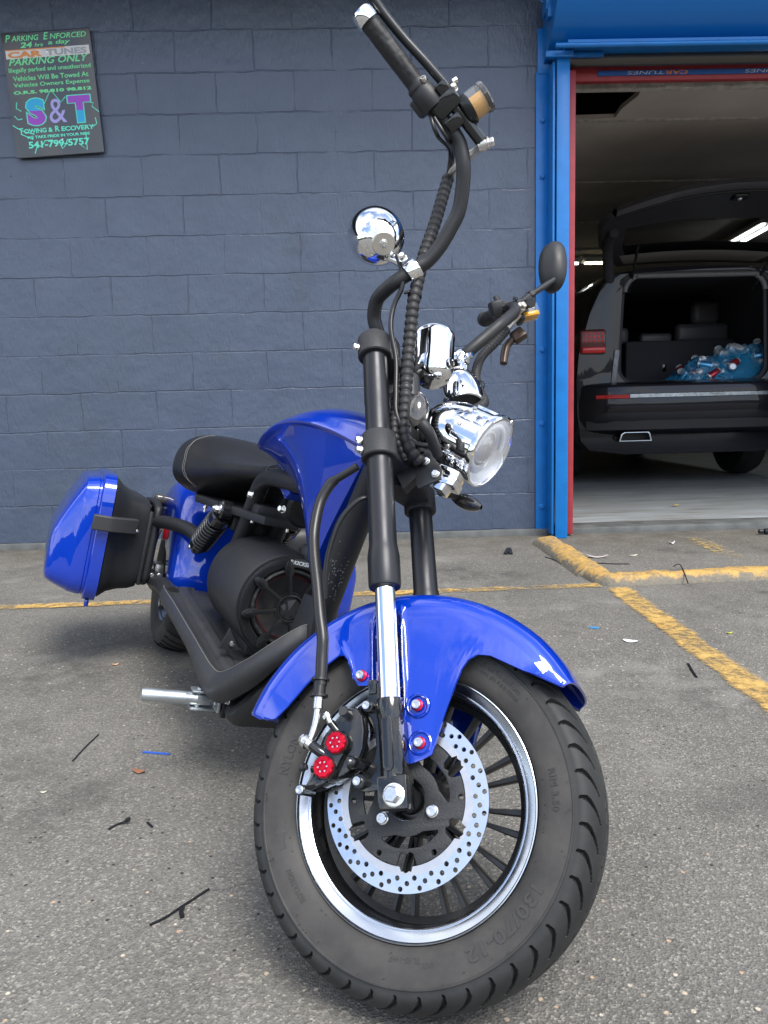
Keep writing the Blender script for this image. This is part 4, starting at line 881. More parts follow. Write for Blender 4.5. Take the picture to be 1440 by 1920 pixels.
for sy in (-1, 1):
    D = bd(sy); nx = Vector((1, 0, 0)); nx = (nx-D*nx.dot(D)).normalized(); nz2 = D.cross(nx) if sy < 0 else nx.cross(D)
    g = G(); pr = [(.0135, .098), (.0195, .098), (.0192, .102), (.0158, .106)]
    for k in range(30): h = .108+k*.0037; pr += [(.0158, h), (.0150, h+.0018)]
    pr += [(.0162, .219), (.0150, .221)]
    g.lathe(pr, bp(0, sy), D, 36)
    V2 = []
    for k, v in enumerate(g.v):
        q = Vector(v)-bp(0, sy); h = q.dot(D); rad_ = q-D*h; an = math.atan2(rad_.dot(nz2), rad_.dot(nx))
        w_ = 1-.045*(1 if (.11 < h < .216 and (math.sin(an*5+h*75) > .80 or math.sin(an*5-h*75) > .80)) else 0); V2.append(tuple(bp(0, sy)+D*h+rad_*w_))
    g.v = V2; gp_ = g.build('grip', rubber, hb, FS, sharp=60)
    g = G(); g.lathe([(.0150, .2205), (.0182, .2215), (.0186, .226), (.0182, .238), (.0150, .243), (0, .244)], bp(0, sy), D, 32); g.build('grip_end', chrome if sy < 0 else rubber, hb, FS)
    g = G(); g.lathe([(.013, .058), (.0205, .060), (.0215, .066), (.0215, .088), (.0195, .092), (.0185, .099)], bp(0, sy), D, 28); g.box(bp(.076, sy)-nx*.012+nz2*.004, (.030, .030, .030), .004, X=D, Y=nx); swb = g.build('switch_housing', blackplas, hb, FS)
    # master cylinder, lever, reservoir
    of = nx*.027
    g = G(); g.cyl(bp(-.030, sy)+of, bp(.062, sy)+of, .0105, 20, .001); g.box(bp(.050, sy)+nx*.020, (.030, .045, .030), .004, X=D, Y=nx); g.box(bp(.020, sy)+nx*.012, (.022, .03, .028), .004, X=D, Y=nx)
    g.box(bp(.066, sy)+nx*.030-nz2*.004, (.030, .020, .020), .003, X=D, Y=nx); mc = g.build('master_cylinder', blackgloss if sy < 0 else blackplas, bike, FS)
    if sy < 0:
        g = G(); lv = [bp(.058, sy)+nx*.036, bp(.080, sy)+nx*.034, bp(.12, sy)+nx*.031+nz2*.003, bp(.17, sy)+nx*.026+nz2*.008, bp(.22, sy)+nx*.024+nz2*.012, bp(.262, sy)+nx*.026+nz2*.014]
        g.tube(lv, lambda t: .0082-.0008*math.sin(t*PI), 14, 8); g.build('brake_lever', blacksatin, hb, FS)
        g = G(); g.cyl(bp(.262, sy)+nx*.026+nz2*.014, bp(.268, sy)+nx*.026+nz2*.014, .0084, 14, .002); g.build('lever_tip', nickel, hb, FS); g = G(); g.hexb(bp(.052, sy)+nx*.038+nz2*.0+Vector((0, -.008, 0)), (.2, -1, 0), .0055, .007, .007); g.build('lever_bolt', nickel, hb, FS); g = G(); g.hexb(bp(.086, sy)+nx*.008+Vector((0, -.018, 0)), (0, -1, 0), .005, .007, None, True); g.build('lever_bolt', nickel, hb, FS); g = G(); g.hexb(bp(.068, sy)+nx*.046, (1, 0, .2), .005, .008); g.build('lever_bolt', nickel, hb, FS)
        ra = Vector((.86, -.05, .36)).normalized(); rc = bp(.022, sy)+nx*.028+Vector((.004, 0, .004))
        g = G(); g.lathe([(0, -.004), (.022, -.002), (.0262, .004), (.0262, .011), (.0, .011)], rc, ra, 32); g.build('reservoir_base', blacksatin, mc, FS)
        g = G(); g.lathe([(.0248, .011), (.0252, .035), (.0236, .035), (.0232, .011)], rc, ra, 40, close=True); g.build('reservoir_wall', clearp, mc, FS)
        g = G(); g.lathe([(.0248, .035), (.0255, .0355), (.0258, .041), (.024, .0435), (0, .044)], rc, ra, 40); g.build('reservoir_cap', smoke, mc, FS)
        # fluid fills the lower half of the pot
        g = G(); e1 = Vector((0, .25, -1)); e1 = (e1-ra*e1.dot(ra)).normalized(); e2 = ra.cross(e1)
        def fl(h): return [rc+ra*h+e1*(.0226*math.cos(t))+e2*(.0226*math.sin(t)) for t in [R_(-85+170*i/20) for i in range(21)]]
        A_, B_ = fl(.0115), fl(.0345); g.add(A_+B_, [(i, i+1, 22+i, 21+i) for i in range(20)]+[tuple(range(21)), tuple(range(41, 20, -1)), (0, 20, 41, 21)]); g.build('brake_fluid', amber, mc, FS)
        g = G(); ban = bp(-.036, sy)+of; g.cyl(ban-Vector((.010, 0, 0)), ban+Vector((.008, 0, 0)), .0085, 16, .001); g.lathe([(0, -.004), (.0105, -.004), (.0105, .004), (0, .004)], ban, (1, 0, 0), 20); g.hexb(ban+Vector((.007, 0, 0)), (1, 0, -.1), .0078, .008, .010)
        g.tube([ban, Vector((.186, -.185, .957))+Vector((.0, 0, .035)), Vector((.165, -.145, .99))+Vector((0, 0, -.0)), (.150, -.128, 1.025)], .0058, 12) if False else None
        pE = Vector((.158, -.122, 1.037))
        g.tube([ban, ban.lerp(pE, .35)+Vector((-.001, 0, .002)), pE], lambda t: .0070-.001*math.cos(t*20), 14, 6); g.build('banjo_fitting', nickel, mc, FS)
    else:
        rc = Vector((.222, .262, 1.010)); ra = Vector((.75, .3, .2)).normalized()
        g = G(); g.box(rc, (.040, .030, .034), .006, X=ra, Y=(0, 1, .3)); g.build('reservoir_wall', clearp, mc, FS)
        g = G(); g.box(rc-Vector((0, 0, .010)), (.037, .027, .012), .004, X=ra, Y=(0, 1, .3)); g.build('brake_fluid', amber, mc, FS)
        g = G(); g.box(rc-ra*.024, (.014, .034, .038), .004, X=ra, Y=(0, 1, .3)); g.build('reservoir_base', blackplas, mc, FS)
        g = G(); g.cyl((.204, .215, .985), (.216, .205, .983), .0105, 18, .001); g.hexb((.216, .205, .983), (.7, -.7, 0), .0075, .007); g.tube([(.205, .235, .990), (.190, .24, .981), (.172, .243, .965)], .0062, 12); g.build('banjo_fitting', nickel, mc, FS)
        g = G(); g.box((.192, .26, .955), (.030, .018, .028), .004, X=(1, 0, .5)); g.tube([(.182, .26, .950), (.165, .262, .938), (.157, .263, .918), (.152, .263, .895)], lambda t: .0075+.0015*math.sin(t*3), 12, 6); g.build('brake_lever', mat('bronze_lever', (.07, .05, .04), .35, .6), hb, FS)
        g = G(); g.box(bp(.045, sy)-nx*.015+Vector((-.01, 0, .012)), (.034, .030, .034), .006, X=D, Y=nx); g.cyl(bp(.045, sy)-nx*.02+Vector((0, 0, .03)), bp(.045, sy)-nx*.02+Vector((-.004, 0, .045)), .006, 12); g.hexb(bp(.02, sy)+Vector((-.012, -.012, .0)), (-.3, -1, 0), .006, .007); g.hexb(bp(.01, sy)+Vector((.008, -.008, .012)), (.3, -.6, .8), .006, .007); g.build('switch_block', blackplas, hb, FS)
# mirror on the far bar
g = G(); m0, m1, m2 = Vector((.200, .245, 1.020)), Vector((.228, .262, 1.055)), Vector((.292, .30, 1.118))
g.cyl(m0, m1, .0085, 16, .002); g.cyl(m1, m1.lerp(m2, .12), .0098, 6); g.tube([m1, m1.lerp(m2, .5), m2], lambda t: .0058+.002*t, 14, 6); arm = g.build('mirror_arm', blacksatin, hb, FS)
mc_ = Vector((.288, .305, 1.155)); ax_ = Vector((.55, .82, .10)).normalized(); upv = Vector((.22, -.1, .97)); upv = (upv-ax_*upv.dot(ax_)).normalized(); sdv = ax_.cross(upv)
rows = []
for i in range(9):
    k = i/8; hgt = -.017*(1-k)**1.0*1.5; row = []
    rr_ = [.28, .55, .75, .88, .95, .985, 1, .99, .95][i]; dd = [-.028, -.026, -.021, -.015, -.010, -.005, 0, .004, .006][i]
    for j in range(40):
        t = 2*PI*j/40; cx_, cy2 = math.cos(t), math.sin(t); ex = abs(cx_)**.85*(1 if cx_ > 0 else -1); ey = abs(cy2)**.85*(1 if cy2 > 0 else -1)
        row.append(mc_+sdv*(ex*.036*rr_)+upv*(ey*.062*rr_)+ax_*dd)
    rows.append(row)
g = G(); g.grid(rows, closev=True); n0 = len(g.v); g.add(rows[0], [tuple(range(40))]); g.add(rows[-1], [tuple(range(40))]); g.build('mirror', blackplas, bike, FS)
# ---- chrome pods, speedometer
def pod(c, ax_, rad_, L_, name, n=56):
    c = Vector(c); ax_ = Vector(ax_).normalized(); g = G()
    pr = [(rad_*.36, L_*.62), (rad_*.42, L_*.60), (rad_*.62, L_*.52), (rad_*.80, L_*.38), (rad_*.93, L_*.20), (rad_*.995, -L_*.02), (rad_, -L_*.18), (rad_*.97, -L_*.32), (rad_*.90, -L_*.40), (0, -L_*.40)]
    xs = []; 
    g.lathe(pr, c, ax_, n); o = g.build(name, chrome, bike, FS, sharp=60)
    md = o.modifiers.new('s', 'SUBSURF'); md.levels = 1; md.render_levels = 2
    g = G(); e = c+ax_*L_*.615; g.lathe([(rad_*.40, 0), (rad_*.40, .003), (rad_*.37, .0045), (rad_*.12, .0045), (rad_*.12, .002), (0, .002)], e, ax_, 32); g.build('end_cap', nickel, o, FS)
    g = G(); g.hexb(e+ax_*.003, ax_, rad_*.10, .003, rad_*.14, True); g.build('cap_screw', zinc, o, FS)
    g = G(); g.lathe([(0, -L_*.405), (rad_*.86, -L_*.405), (rad_*.90, -L_*.40)], c, ax_, 40); g.build('pod_grille', blackplas, o, FS)
    return o
pd = pod((.0240, -.145, .918), (.34, -.45, -.83), .0500, .094, 'speaker_pod')
g = G(); g.lathe([(.0125, -.011), (.017, -.011), (.018, -.008), (.018, .008), (.017, .011), (.0125, .011)], (.080, -.1325, .828), (.8, 0, .45), 28, close=True); g.tube([(.062, -.138, .850), (.045, -.14, .868), (.035, -.140, .885)], .0085, 14); g.hexb((.072, -.155, .838), (0, -1, .1), .006, .008, .008); g.build('pod_clamp', chrome, bike, FS)
pd2 = pod((.088, .112, .735), (-.08, .06, 1), .0400, .085, 'speaker_pod')
g = G(); g.lathe([(.0125, -.011), (.0175, -.011), (.019, -.008), (.019, .008), (.0175, .011), (.0125, .011)], (.088, .132, .832), (.8, 0, .45), 28, close=True); g.tube([(.092, .128, .818), (.094, .122, .80), (.092, .118, .78)], .0105, 14); g.hexb((.108, .118, .822), (1, -.4, .0), .006, .007, .008); g.build('pod_clamp', chrome, bike, FS)
sa = Vector((.10, 0, 1)).normalized(); scn = Vector((.068, 0, .744))
g = G(); g.lathe([(0, -.054), (.014, -.0535), (.025, -.050), (.033, -.041), (.0365, -.028), (.0375, -.014), (.0375, .036), (.0385, .038), (.0387, .045), (.037, .048), (.030, .048)], scn, sa, 56); sp_ = g.build('speedometer', chrome, bike, FS, sharp=50)
g = G(); g.lathe([(0, .046), (.033, .046)], scn, sa, 40); g.build('speedometer_dial', smoke, sp_, FS)
g = G(); g.lathe([(.0075, -.001), (.0082, .0015), (.0095, .0008), (.0095, -.003)], scn+Vector((.0345, -.012, -.030)), (.94, -.28, -.12), 24); g.build('wire_hole_rim', chrome, sp_, FS); g = G(); g.lathe([(0, .0006), (.0076, .0006)], scn+Vector((.0345, -.012, -.030)), (.94, -.28, -.12), 20); g.build('wire_hole', dark, sp_, FS)
# ---- headlight
HC = Vector((.146, 0, .530)); HD = Vector((.76, .04, -.65)).normalized(); HR = .0605
g = G(); g.lathe([(0, -.128), (.016, -.126), (.030, -.119), (.042, -.106), (.050, -.090), (.0555, -.070), (.0575, -.050), (.0575, -.046)], HC, HD, 64)
hl = g.build('headlight', chrome, bike, FS, sharp=60)
g = G(); g.lathe([(.0575, -.047), (.0592, -.046), (.0592, -.026), (.0598, -.0255), (.0598, -.005), (.0625, -.004), (.0632, .001), (.0625, .006), (.0595, .0075), (.057, .004), (.0565, -.004)], HC, HD, 64)
e1 = HD.orthogonal().normalized(); 
e1 = (Vector((0, -1, 0))-HD*Vector((0, -1, 0)).dot(HD)).normalized(); e2 = HD.cross(e1)
for k in range(9):
    a = R_(-100+40*k); rd = e1*math.cos(a)+e2*math.sin(a); tg_ = HD.cross(rd)
    if k % 2 == 0: g.box(HC+rd*.0605-HD*.036, (.022, .022, .003), .001, X=HD, Y=tg_); g.box(HC+rd*.0612-HD*.013, (.018, .020, .003), .001, X=HD, Y=tg_)
    else: g.box(HC+rd*.0604-HD*.024, (.042, .010, .004), .0012, X=HD, Y=tg_)
g.build('headlight_bezel', chrome, hl, FS)
for k in range(4):
    a = R_(-80+40*k); rd = e1*math.cos(a)+e2*math.sin(a); g = G(); g.lathe([(0, .0025), (.003, .002), (.0036, 0)], HC+rd*.0605-HD*.040, rd, 12); g.build('bezel_screw', nickel, hl, FS)
g = G(); g.lathe([(.0570, .004), (.0545, .010), (.046, .015), (.03, .018), (0, .0195), (0, .0175), (.030, .016), (.045, .013), (.053, .008), (.0555, .003)], HC, HD, 56); g.build('headlight_glass', lensm, hl, FS, sharp=60)
g = G(); g.lathe([(.0570, .003), (.052, -.004), (.044, -.008), (.040, -.022), (.036, -.026), (.030, -.026)], HC, HD, 56); g.build('reflector', mat('lamp_reflector', (.74, .76, .8), .32, .6), hl, FS)
g = G(); g.lathe([(.032, -.026), (.034, -.012), (.0315, -.006), (.029, -.006), (.0285, -.014)], HC, HD, 48); g.build('projector_ring', chrome, hl, FS)
g = G(); g.lathe([(.0285, -.016), (.026, -.006), (.018, .002), (.009, .006), (0, .007)], HC, HD, 48); g.build('projector_lens', mat('projector_glass', (.25, .24, .22), .03, .55, coat=1), hl, FS, sharp=60)
g = G(); cc = HC-HD*.001; pts = [cc+(e1*math.cos(R_(t))+e2*math.sin(R_(t)))*.044 for t in range(-150, 40, 10)]; g.tube(pts, .0042, 10, 2); g.build('running_light', mat('milky_ring', (.72, .76, .80), .3), hl, FS)
g = G(); g.box(HC+e2*(-.060)+HD*.0, (.016, .010, .006), .001, X=HD); g.build('bezel_clip', chrome, hl, FS)
# brackets under the lamp
g = G(); g.mesh([[(.040, .530), (.048, .536), (.060, .526), (.080, .486), (.076, .470), (.038, .462), (.034, .470), (.037, .51)]], .004, NEAR, z0=.043, bev=.0005); g.mesh([[(.032, .540), (.048, .545), (.052, .525), (.036, .522)]], .006, NEAR, z0=.045, bev=.001); g.mesh([[(.0, .50), (.045, .53), (.05, .50), (.01, .47)]], .02, NEAR, z0=.02, bev=.002); lb_ = g.build('lamp_bracket', blackmat, bike, FS)
for p in ((.054, -.047, .507), (.068, -.047, .480)): g = G(); g.hexb(p, (0, -1, 0), .0058, .004, .0066); g.build('bracket_bolt', zinc, lb_, FS)
g = G(); g.mesh([[(.066, .507), (.090, .492), (.106, .478), (.101, .468), (.086, .466), (.074, .452), (.060, .462), (.063, .485)]], .03, NEAR, z0=.012, bev=.002); g.box((.083, -.027, .470), (.034, .036, .015), .002, X=(.8, 0, -.5)); g.build('lamp_mount', chrome, bike, FS)
# signals
def signal(sy, name='turn_signal'):
    c = Vector((.066, .112*sy, .562)); g = G(); a = Vector((.18, .0, -1)).normalized()
    rows = []
    for i in range(15):
        k = i/14; wd = math.sin(PI*min(1, .06+.92*k))**.62; row = []
        for j in range(20):
            t = 2*PI*j/20; row.append(c+Vector((1, 0, .15))*(math.cos(t)*.017*wd+.010*(k-.5))+Vector((0, 1, 0))*(math.sin(t)*.018*wd)+Vector((-.10, 0, 1))*((k-.5)*.062))
        rows.append(row)
    g.grid(rows, closev=True); o = g.build(name, smoke, bike, FS, sharp=50)
    g = G(); g.tube([c+Vector((.004, 0, -.026)), c+Vector((.012, -.01*sy, -.040)), c+Vector((.014, -.045*sy, -.062))], lambda t: .0100-.002*t, 14, 6); g.build('signal_stem', rubber, o, FS)
signal(-1)
c = Vector((.076, .12, .508)); rows = []
for i in range(13):
    k = i/12; wd = math.sin(PI*min(1, .08+.88*k))**.6; rows.append([c+Vector((.8, 0, -.5))*((k-.5)*.060)+Vector((.35, 0, .6))*(math.cos(2*PI*j/20)*.020*wd)+Vector((0, 1, 0))*(math.sin(2*PI*j/20)*.018*wd) for j in range(20)])
g = G(); g.grid(rows, closev=True); o = g.build('turn_signal', smoke, bike, FS, sharp=50); g = G(); g.tube([c+Vector((-.015, -.02, .01)), c+Vector((-.03, -.06, .0))], .009, 12); g.build('signal_stem', rubber, o, FS)
# ---- wiring looms
def corr(pts, r0, pitch, name, m=rubber, parent=bike, fr=FS):
    Q = catmull(pts, 10); L_ = 0; cum = [0]
    for i in range(1, len(Q)): L_ += (Q[i]-Q[i-1]).length; cum.append(L_)
    n = int(L_/.0016); R = []
    for i in range(n+1):
        s_ = L_*i/n; k = max(0, int(np.searchsorted(cum, s_))-1); k = min(k, len(Q)-2); t = (s_-cum[k])/max(1e-9, cum[k+1]-cum[k]); R.append(Q[k].lerp(Q[k+1], t))
    g = G(); g.tube(R, lambda t: r0*(1-.20*abs(math.cos(PI*t*L_/pitch))**5), 16, smooth=False); return g.build(name, m, parent, fr, sharp=60)
corr([(.158, -.122, 1.036), (.150, -.120, 1.016), (.123, -.120, .933), (.099, -.121, .867), (.086, -.120, .820), (.072, -.114, .776), (.058, -.100, .722), (.046, -.090, .664), (.038, -.085, .612), (.030, -.078, .560), (.034, -.07, .525), (.046, -.05, .505)], .0112, .0132, 'cable_loom')
corr([(.172, .243, .965), (.150, .226, .928), (.121, .2, .880), (.110, .178, .835), (.109, .16, .795), (.118, .135, .745), (.128, .11, .700), (.110, .07, .66)], .0098, .0105, 'cable_loom')
corr([(.030, -.082, .66), (.022, -.086, .60), (.016, -.084, .55), (.024, -.06, .51)], .0085, .0105, 'cable_loom')
g = G()
g.tube([(.060, -.150, .855), (.064, -.142, .825), (.058, -.13, .80), (.040, -.122, .775), (.030, -.115, .735), (.031, -.10, .68), (.026, -.095, .62), (.024, -.09, .575), (.040, -.07, .535), (.07, -.06, .525)], .0042, 12)
g.build('wire', cable, bike, FS)
g = G(); g.tube([bp(.06, -1)+Vector((-.008, 0, -.012)), bp(.03, -1)+Vector((-.016, 0, -.022)), (.172, -.16, 1.005+.045), (.158, -.128, 1.035)], .0033, 10); g.tube([bp(.055, -1)+Vector((-.004, 0, -.016)), bp(.02, -1)+Vector((-.006, 0, -.024)), (.176, -.155, 1.045), (.160, -.124, 1.035)], .0033, 10); g.build('wire', cable, bike, FS)
g = G(); g.tube([(.03, .02, .60), (.01, -.05, .59), (.03, -.07, .55), (.045, -.055, .53)], .004, 10); g.tube([(.02, .0, .66), (.0, -.055, .64), (.01, -.06, .58), (.04, -.03, .55)], .0045, 10); g.tube([(-.02, -.02, .70), (-.03, -.07, .66), (-.02, -.075, .60), (-.03, -.06, .54)], .005, 10); g.build('wire', cable, bike, FS)
g = G(); g.lathe([(.0112, -.002), (.0122, -.002), (.0122, .002), (.0112, .002)], (.0755, -.1150, .790), (.25, -.1, 1), 20, close=True); g.box((.066, -.128, .790), (.010, .004, .005), .001); g.build('loom_tie', blackplas, bike, FS)
g = G(); g.lathe([(.0108, -.002), (.0118, -.002), (.0118, .002), (.0108, .002)], (.115, .150, .772), (.2, -.4, -1), 20, close=True); g.build('loom_tie', blackplas, bike, FS)
# ---- caliper
g = G()
body_o = [(-.060, .118), (-.050, .116), (-.042, .104), (-.040, .085), (-.043, .062), (-.052, .042), (-.070, .030), (-.098, .021), (-.122, .014), (-.128, .022), (-.118, .036), (-.109, .050), (-.108, .066), (-.100, .084), (-.086, .098), (-.078, .109)]
g.mesh([body_o], .026, NEAR, z0=.084, bev=.005); g.mesh([[(x*.9-.008, y*.9+.006) for x, y in body_o]], .020, NEAR, z0=.052, bev=.004)
cap2 = []
for (cx_, cy2) in ((-.074, .070), (-.092, .041)): g.lathe([(0, -.123), (.0150, -.123), (.0170, -.120), (.0175, -.100), (.0175, -.08)], (cx_, 0, cy2), (0, 1, 0), 36)
g.box((-.083, -.116, .0555), (.024, .012, .030), .003, X=(.53, 0, .85))
g.tube([(-.064, -.100, .110), (-.064, -.122, .110)], .0072, 18); g.tube([(-.124, -.095, .017), (-.126, -.124, .016)], .0072, 18); g.tube([(-.052, -.08, .045), (-.054, -.118, .044), (-.058, -.124, .043)], .0088, 18); g.tube([(-.118, -.105, .043), (-.100, -.107, .043)], .0048, 12)
g.tube([(-.085, -.110, .052), (-.100, -.118, .062), (-.112, -.120, .072)], .0070, 14) ; g.tube([(-.078, -.105, .085), (-.088, -.110, .100)], .0055, 12)
cal = g.build('brake_caliper', blackgloss, bike, FS)
for (cx_, cy2) in ((-.074, .070), (-.092, .041)):
    V = []; g = G(); nl = 10
    def star(rr, amp, h): return [(cx_+rr*(1+amp*math.cos(nl*t))*math.cos(t), h, cy2+rr*(1+amp*math.cos(nl*t))*math.sin(t)) for t in [2*PI*i/80 for i in range(80)]]
    g.grid([star(.0138, .03, -.123), star(.0138, .03, -.1275), star(.0122, .05, -.1295), star(.0080, .01, -.1300), star(.0072, 0, -.1288), star(.0052, 0, -.1288), star(.0046, 0, -.1300), star(.0002, 0, -.1304)], closev=True); cp = g.build('caliper_cap', redano, cal, FS, sharp=25)
    for k in range(6): a = 2*PI*k/6; g = G(); g.lathe([(0, .0008), (.0012, .0006), (.0013, 0)], (cx_+.0063*math.cos(a), -.1288, cy2+.0063*math.sin(a)), (0, -1, 0), 8); g.build('cap_dot', zinc, cal, FS)
for p, ax_ in (((-.064, -.122, .110), (0, -1, 0)), ((-.054, -.1235, .0435), (0, -1, 0))): g = G(); g.lathe([(0, .003), (.0058, .003), (.0064, .0015), (.0064, 0)], p, ax_, 20); g.build('rubber_plug', greyplas, cal, FS)
g = G(); g.hexb((-.126, -.1235, .016), (0, -1, 0), .0055, .004, None, True); g.build('slide_pin', zinc, cal, FS)
g = G(); g.cyl((-.106, -.118, .067), (-.119, -.1205, .0765), .0072, 16, .001); g.lathe([(0, 0), (.0095, .001), (.0098, .006), (.008, .009), (0, .010)], (-.1165, -.120, .0745), (-.8, 0, .6), 20); g.hexb((-.122, -.121, .079), (-.8, 0, .6), .0062, .006); g.build('banjo_bolt', zinc, cal, FS)
g = G(); g.tube([(-.0885, -.110, .100), (-.0920, -.112, .108), (-.094, -.113, .113)], .0042, 12); g.hexb((-.0915, -.112, .106), (-.5, 0, .8), .0058, .006); g.build('bleed_nipple', zinc, cal, FS)
g = G(); g.tube([(-.117, -.122, .044), (-.128, -.122, .043)], .0036, 12); g.lathe([(0, 0), (.0055, 0), (.0055, .004), (0, .004)], (-.121, -.122, .044), (-1, 0, 0), 14); g.build('spare_nipple', blackplas, cal, FS)
g = G(); g.mesh([[(-.036, .150), (-.025, .150), (-.022, .125), (-.018, .112), (-.012, .100), (-.010, .012), (-.048, .010), (-.060, .014), (-.064, .024), (-.058, .032), (-.046, .036), (-.036, .048), (-.031, .066), (-.033, .088), (-.042, .106), (-.047, .118), (-.042, .128)]], .006, NEAR, z0=.086, bev=.001)
g.cyl((-.038, -.088, .118), (-.038, -.101, .118), .0085, 20, .001); g.cyl((-.053, -.088, .0225), (-.053, -.103, .0225), .0095, 20, .001); g.box((-.033, -.090, .145), (.012, .010, .020), .002)
cbk = g.build('caliper_bracket', blackgloss, bike, FS)
for p in ((-.038, -.101, .118), (-.053, -.103, .0225)): g = G(); g.hexb(p, (0, -1, 0), .0060, .007, None, True); g.build('bracket_bolt', zinc, cbk, FS)
# hose
g = G(); g.tube([(-.099, -.118, .150), (-.096, -.120, .190), (-.094, -.122, .216), (-.098, -.122, .25), (-.104, -.118, .299), (-.111, -.114, .35), (-.113, -.110, .392), (-.104, -.108, .440), (-.088, -.108, .466), (-.078, -.108, .474)], .0085, 16, 10); g.tube([(-.080, -.108, .473), (-.060, -.110, .479), (-.038, -.112, .486)], .0062, 14)
for zz in (.158, .136): g.lathe([(0, -.0015), (.0125, -.0015), (.0125, .0015), (0, .0015)], (-.0995-(.158-zz)*.1, -.118, zz), (0.1, 0, 1), 20)
g.cyl((-.099, -.118, .160), (-.102, -.118, .134), .0085, 16); hz = g.build('brake_hose', cable, bike, FS)
g = G(); g.cyl((-.1018, -.118, .136), (-.1035, -.118, .118), .0068, 16, .001); g.tube([(-.1035, -.118, .119), (-.107, -.118, .100), (-.112, -.119, .084), (-.1165, -.120, .0745)], .0050, 12); g.build('hose_fitting', zinc, hz, FS)
g = G(); g.tube([(-.025, -.085, .440), (-.045, -.095, .436), (-.075, -.095, .410), (-.098, -.085, .372), (-.110, -.075, .34), (-.12, -.06, .30)], .0046, 12); g.tube([(-.105, -.112, .30), (-.118, -.085, .24), (-.14, -.05, .15), (-.20, .02, .06)], .0040, 12) if False else None
g.build('wire', cable, bike, FS)

# ================================================================ BIKE BODY (frame B)
g = G(); g.tube([(1.315, 0, .70), (1.24, 0, .560), (1.175, 0, .400), (1.135, 0, .29), (1.10, 0, .20)], .0265, 28, 6); dt = g.build('down_tube', None or blackmat, bike, FB)
scr = mat('scratch_marks', (.42, .42, .42), .6); g = G(); rn = random.Random(9)
for i in range(75):
    k = rn.gauss(.45, .16); c = Vector((1.235, 0, .548)).lerp(Vector((1.15, 0, .34)), k); d = Vector((-.38, 0, -.92)).normalized(); an = rn.uniform(-1.35, .15); nrm = Vector((math.cos(an)*.92, math.sin(an)*1.0, -math.cos(an)*.38)).normalized(); tn = d.cross(nrm)
    p = c+nrm*.0267; th_ = rn.uniform(0, 3.14); a_ = (d*math.cos(th_)+tn*math.sin(th_)); l_ = rn.uniform(.0008, .0030); w_ = rn.uniform(.0003, .0006); b2 = nrm.cross(a_); g.add([p-a_*l_, p+b2*w_, p+a_*l_, p-b2*w_], [(0, 1, 2, 3)])
o = g.build('scratch', scr, dt, FB, flat=True); o['kind'] = 'stuff'
g = G(); g.mesh([[(1.20, .405), (1.135, .40), (1.09, .30), (1.11, .235), (1.17, .25), (1.215, .33)]], .008, NEAR, z0=.024, bev=.001); g.build('tube_gusset', blackmat, dt, FB)
g = G(); c = Vector((1.180, -.006, .333)); FD = Vector((.92, -.25, -.25)); g.lathe([(0, 0), (.011, 0), (.011, .002), (.006, .004), (0, .004)], c, FD, 24); bb_ = g.build('frame_bolt', redano, dt, FB); g = G(); g.hexb(c+FD*.003, FD, .006, .005, None, True); g.build('bolt_head', blacksatin, dt, FB)
# tank
rim_ = catmull([(.808, -.090, .664), (.835, -.098, .671), (.90, -.107, .690), (1.0, -.108, .713), (1.1, -.094, .722), (1.2, -.066, .712), (1.285, -.030, .690)], 8)
low_ = catmull([(.812, -.078, .655), (.840, -.062, .642), (.905, -.042, .615), (.985, -.030, .580), (1.050, -.027, .530), (1.090, -.026, .480), (1.118, -.026, .448), (1.140, -.027, .462), (1.19, -.028, .54), (1.275, -.024, .665)], 8)
def resamp(Q, n):
    cum = [0]
    for i in range(1, len(Q)): cum.append(cum[-1]+(Q[i]-Q[i-1]).length)
    o = []
    for i in range(n):
        s_ = cum[-1]*i/(n-1); k = min(len(Q)-2, max(0, int(np.searchsorted(cum, s_))-1)); t = (s_-cum[k])/(cum[k+1]-cum[k]); o.append(Q[k].lerp(Q[k+1], t))
    return o
A = resamp(rim_, 60); B_ = resamp(low_, 60); rows = []
for a, b_ in zip(A, B_):
    i = len(rows)/59; row = []
    cz = .034*math.sin(PI*min(1, .10+.62*i))**.8; cen = Vector((a.x, 0, a.z+cz))
    for k in range(0, 7):
        t = k/6; ang_ = t*PI/2; row.append(Vector((a.x, a.y*t, a.z+.004+cz*(1-t**2.4))))
    row[-1] = a+Vector((0, 0, .0015)); row.insert(-1, a+Vector((0, .006, .0052)))
    row.append(a+Vector((0, -.0018, -.003))); row.append(a+Vector((0, .001, -.0075))); a2 = a+Vector((0, .0065, -.011)); row.append(a2)
    for k in range(1, 9):
        t = k/8; p = a2.lerp(b_, t); bul = math.sin(PI*t)*.002; row.append(Vector((p.x, p.y-bul, p.z)))
    rows.append(row)
full = [[Vector((p.x, -p.y, p.z)) for p in reversed(r_[1:])]+r_ for r_ in rows]
g = G(); g.grid(full)
for j in (0, len(full)-1): g.add(full[j], [tuple(range(len(full[j])))])
# rear closing strip between the two lower edges
g.grid([[B_[i], Vector((B_[i].x, -B_[i].y, B_[i].z))] for i in range(0, 60)])
tank = g.build('fuel_tank', blue, bike, FB, sharp=42)
g = G(); g.mesh([[(.78, .600), (.80, .655), (.835, .640), (.93, .575), (.90, .560)]], .07, NEAR, z0=-.035, bev=.004); g.build('tank_tail', blue, tank, FB)
g = G(); g.hexb((.865, -.0365, .602), (0, -1, .1), .006, .004, .007); g.build('tank_bolt', zinc, tank, FB)
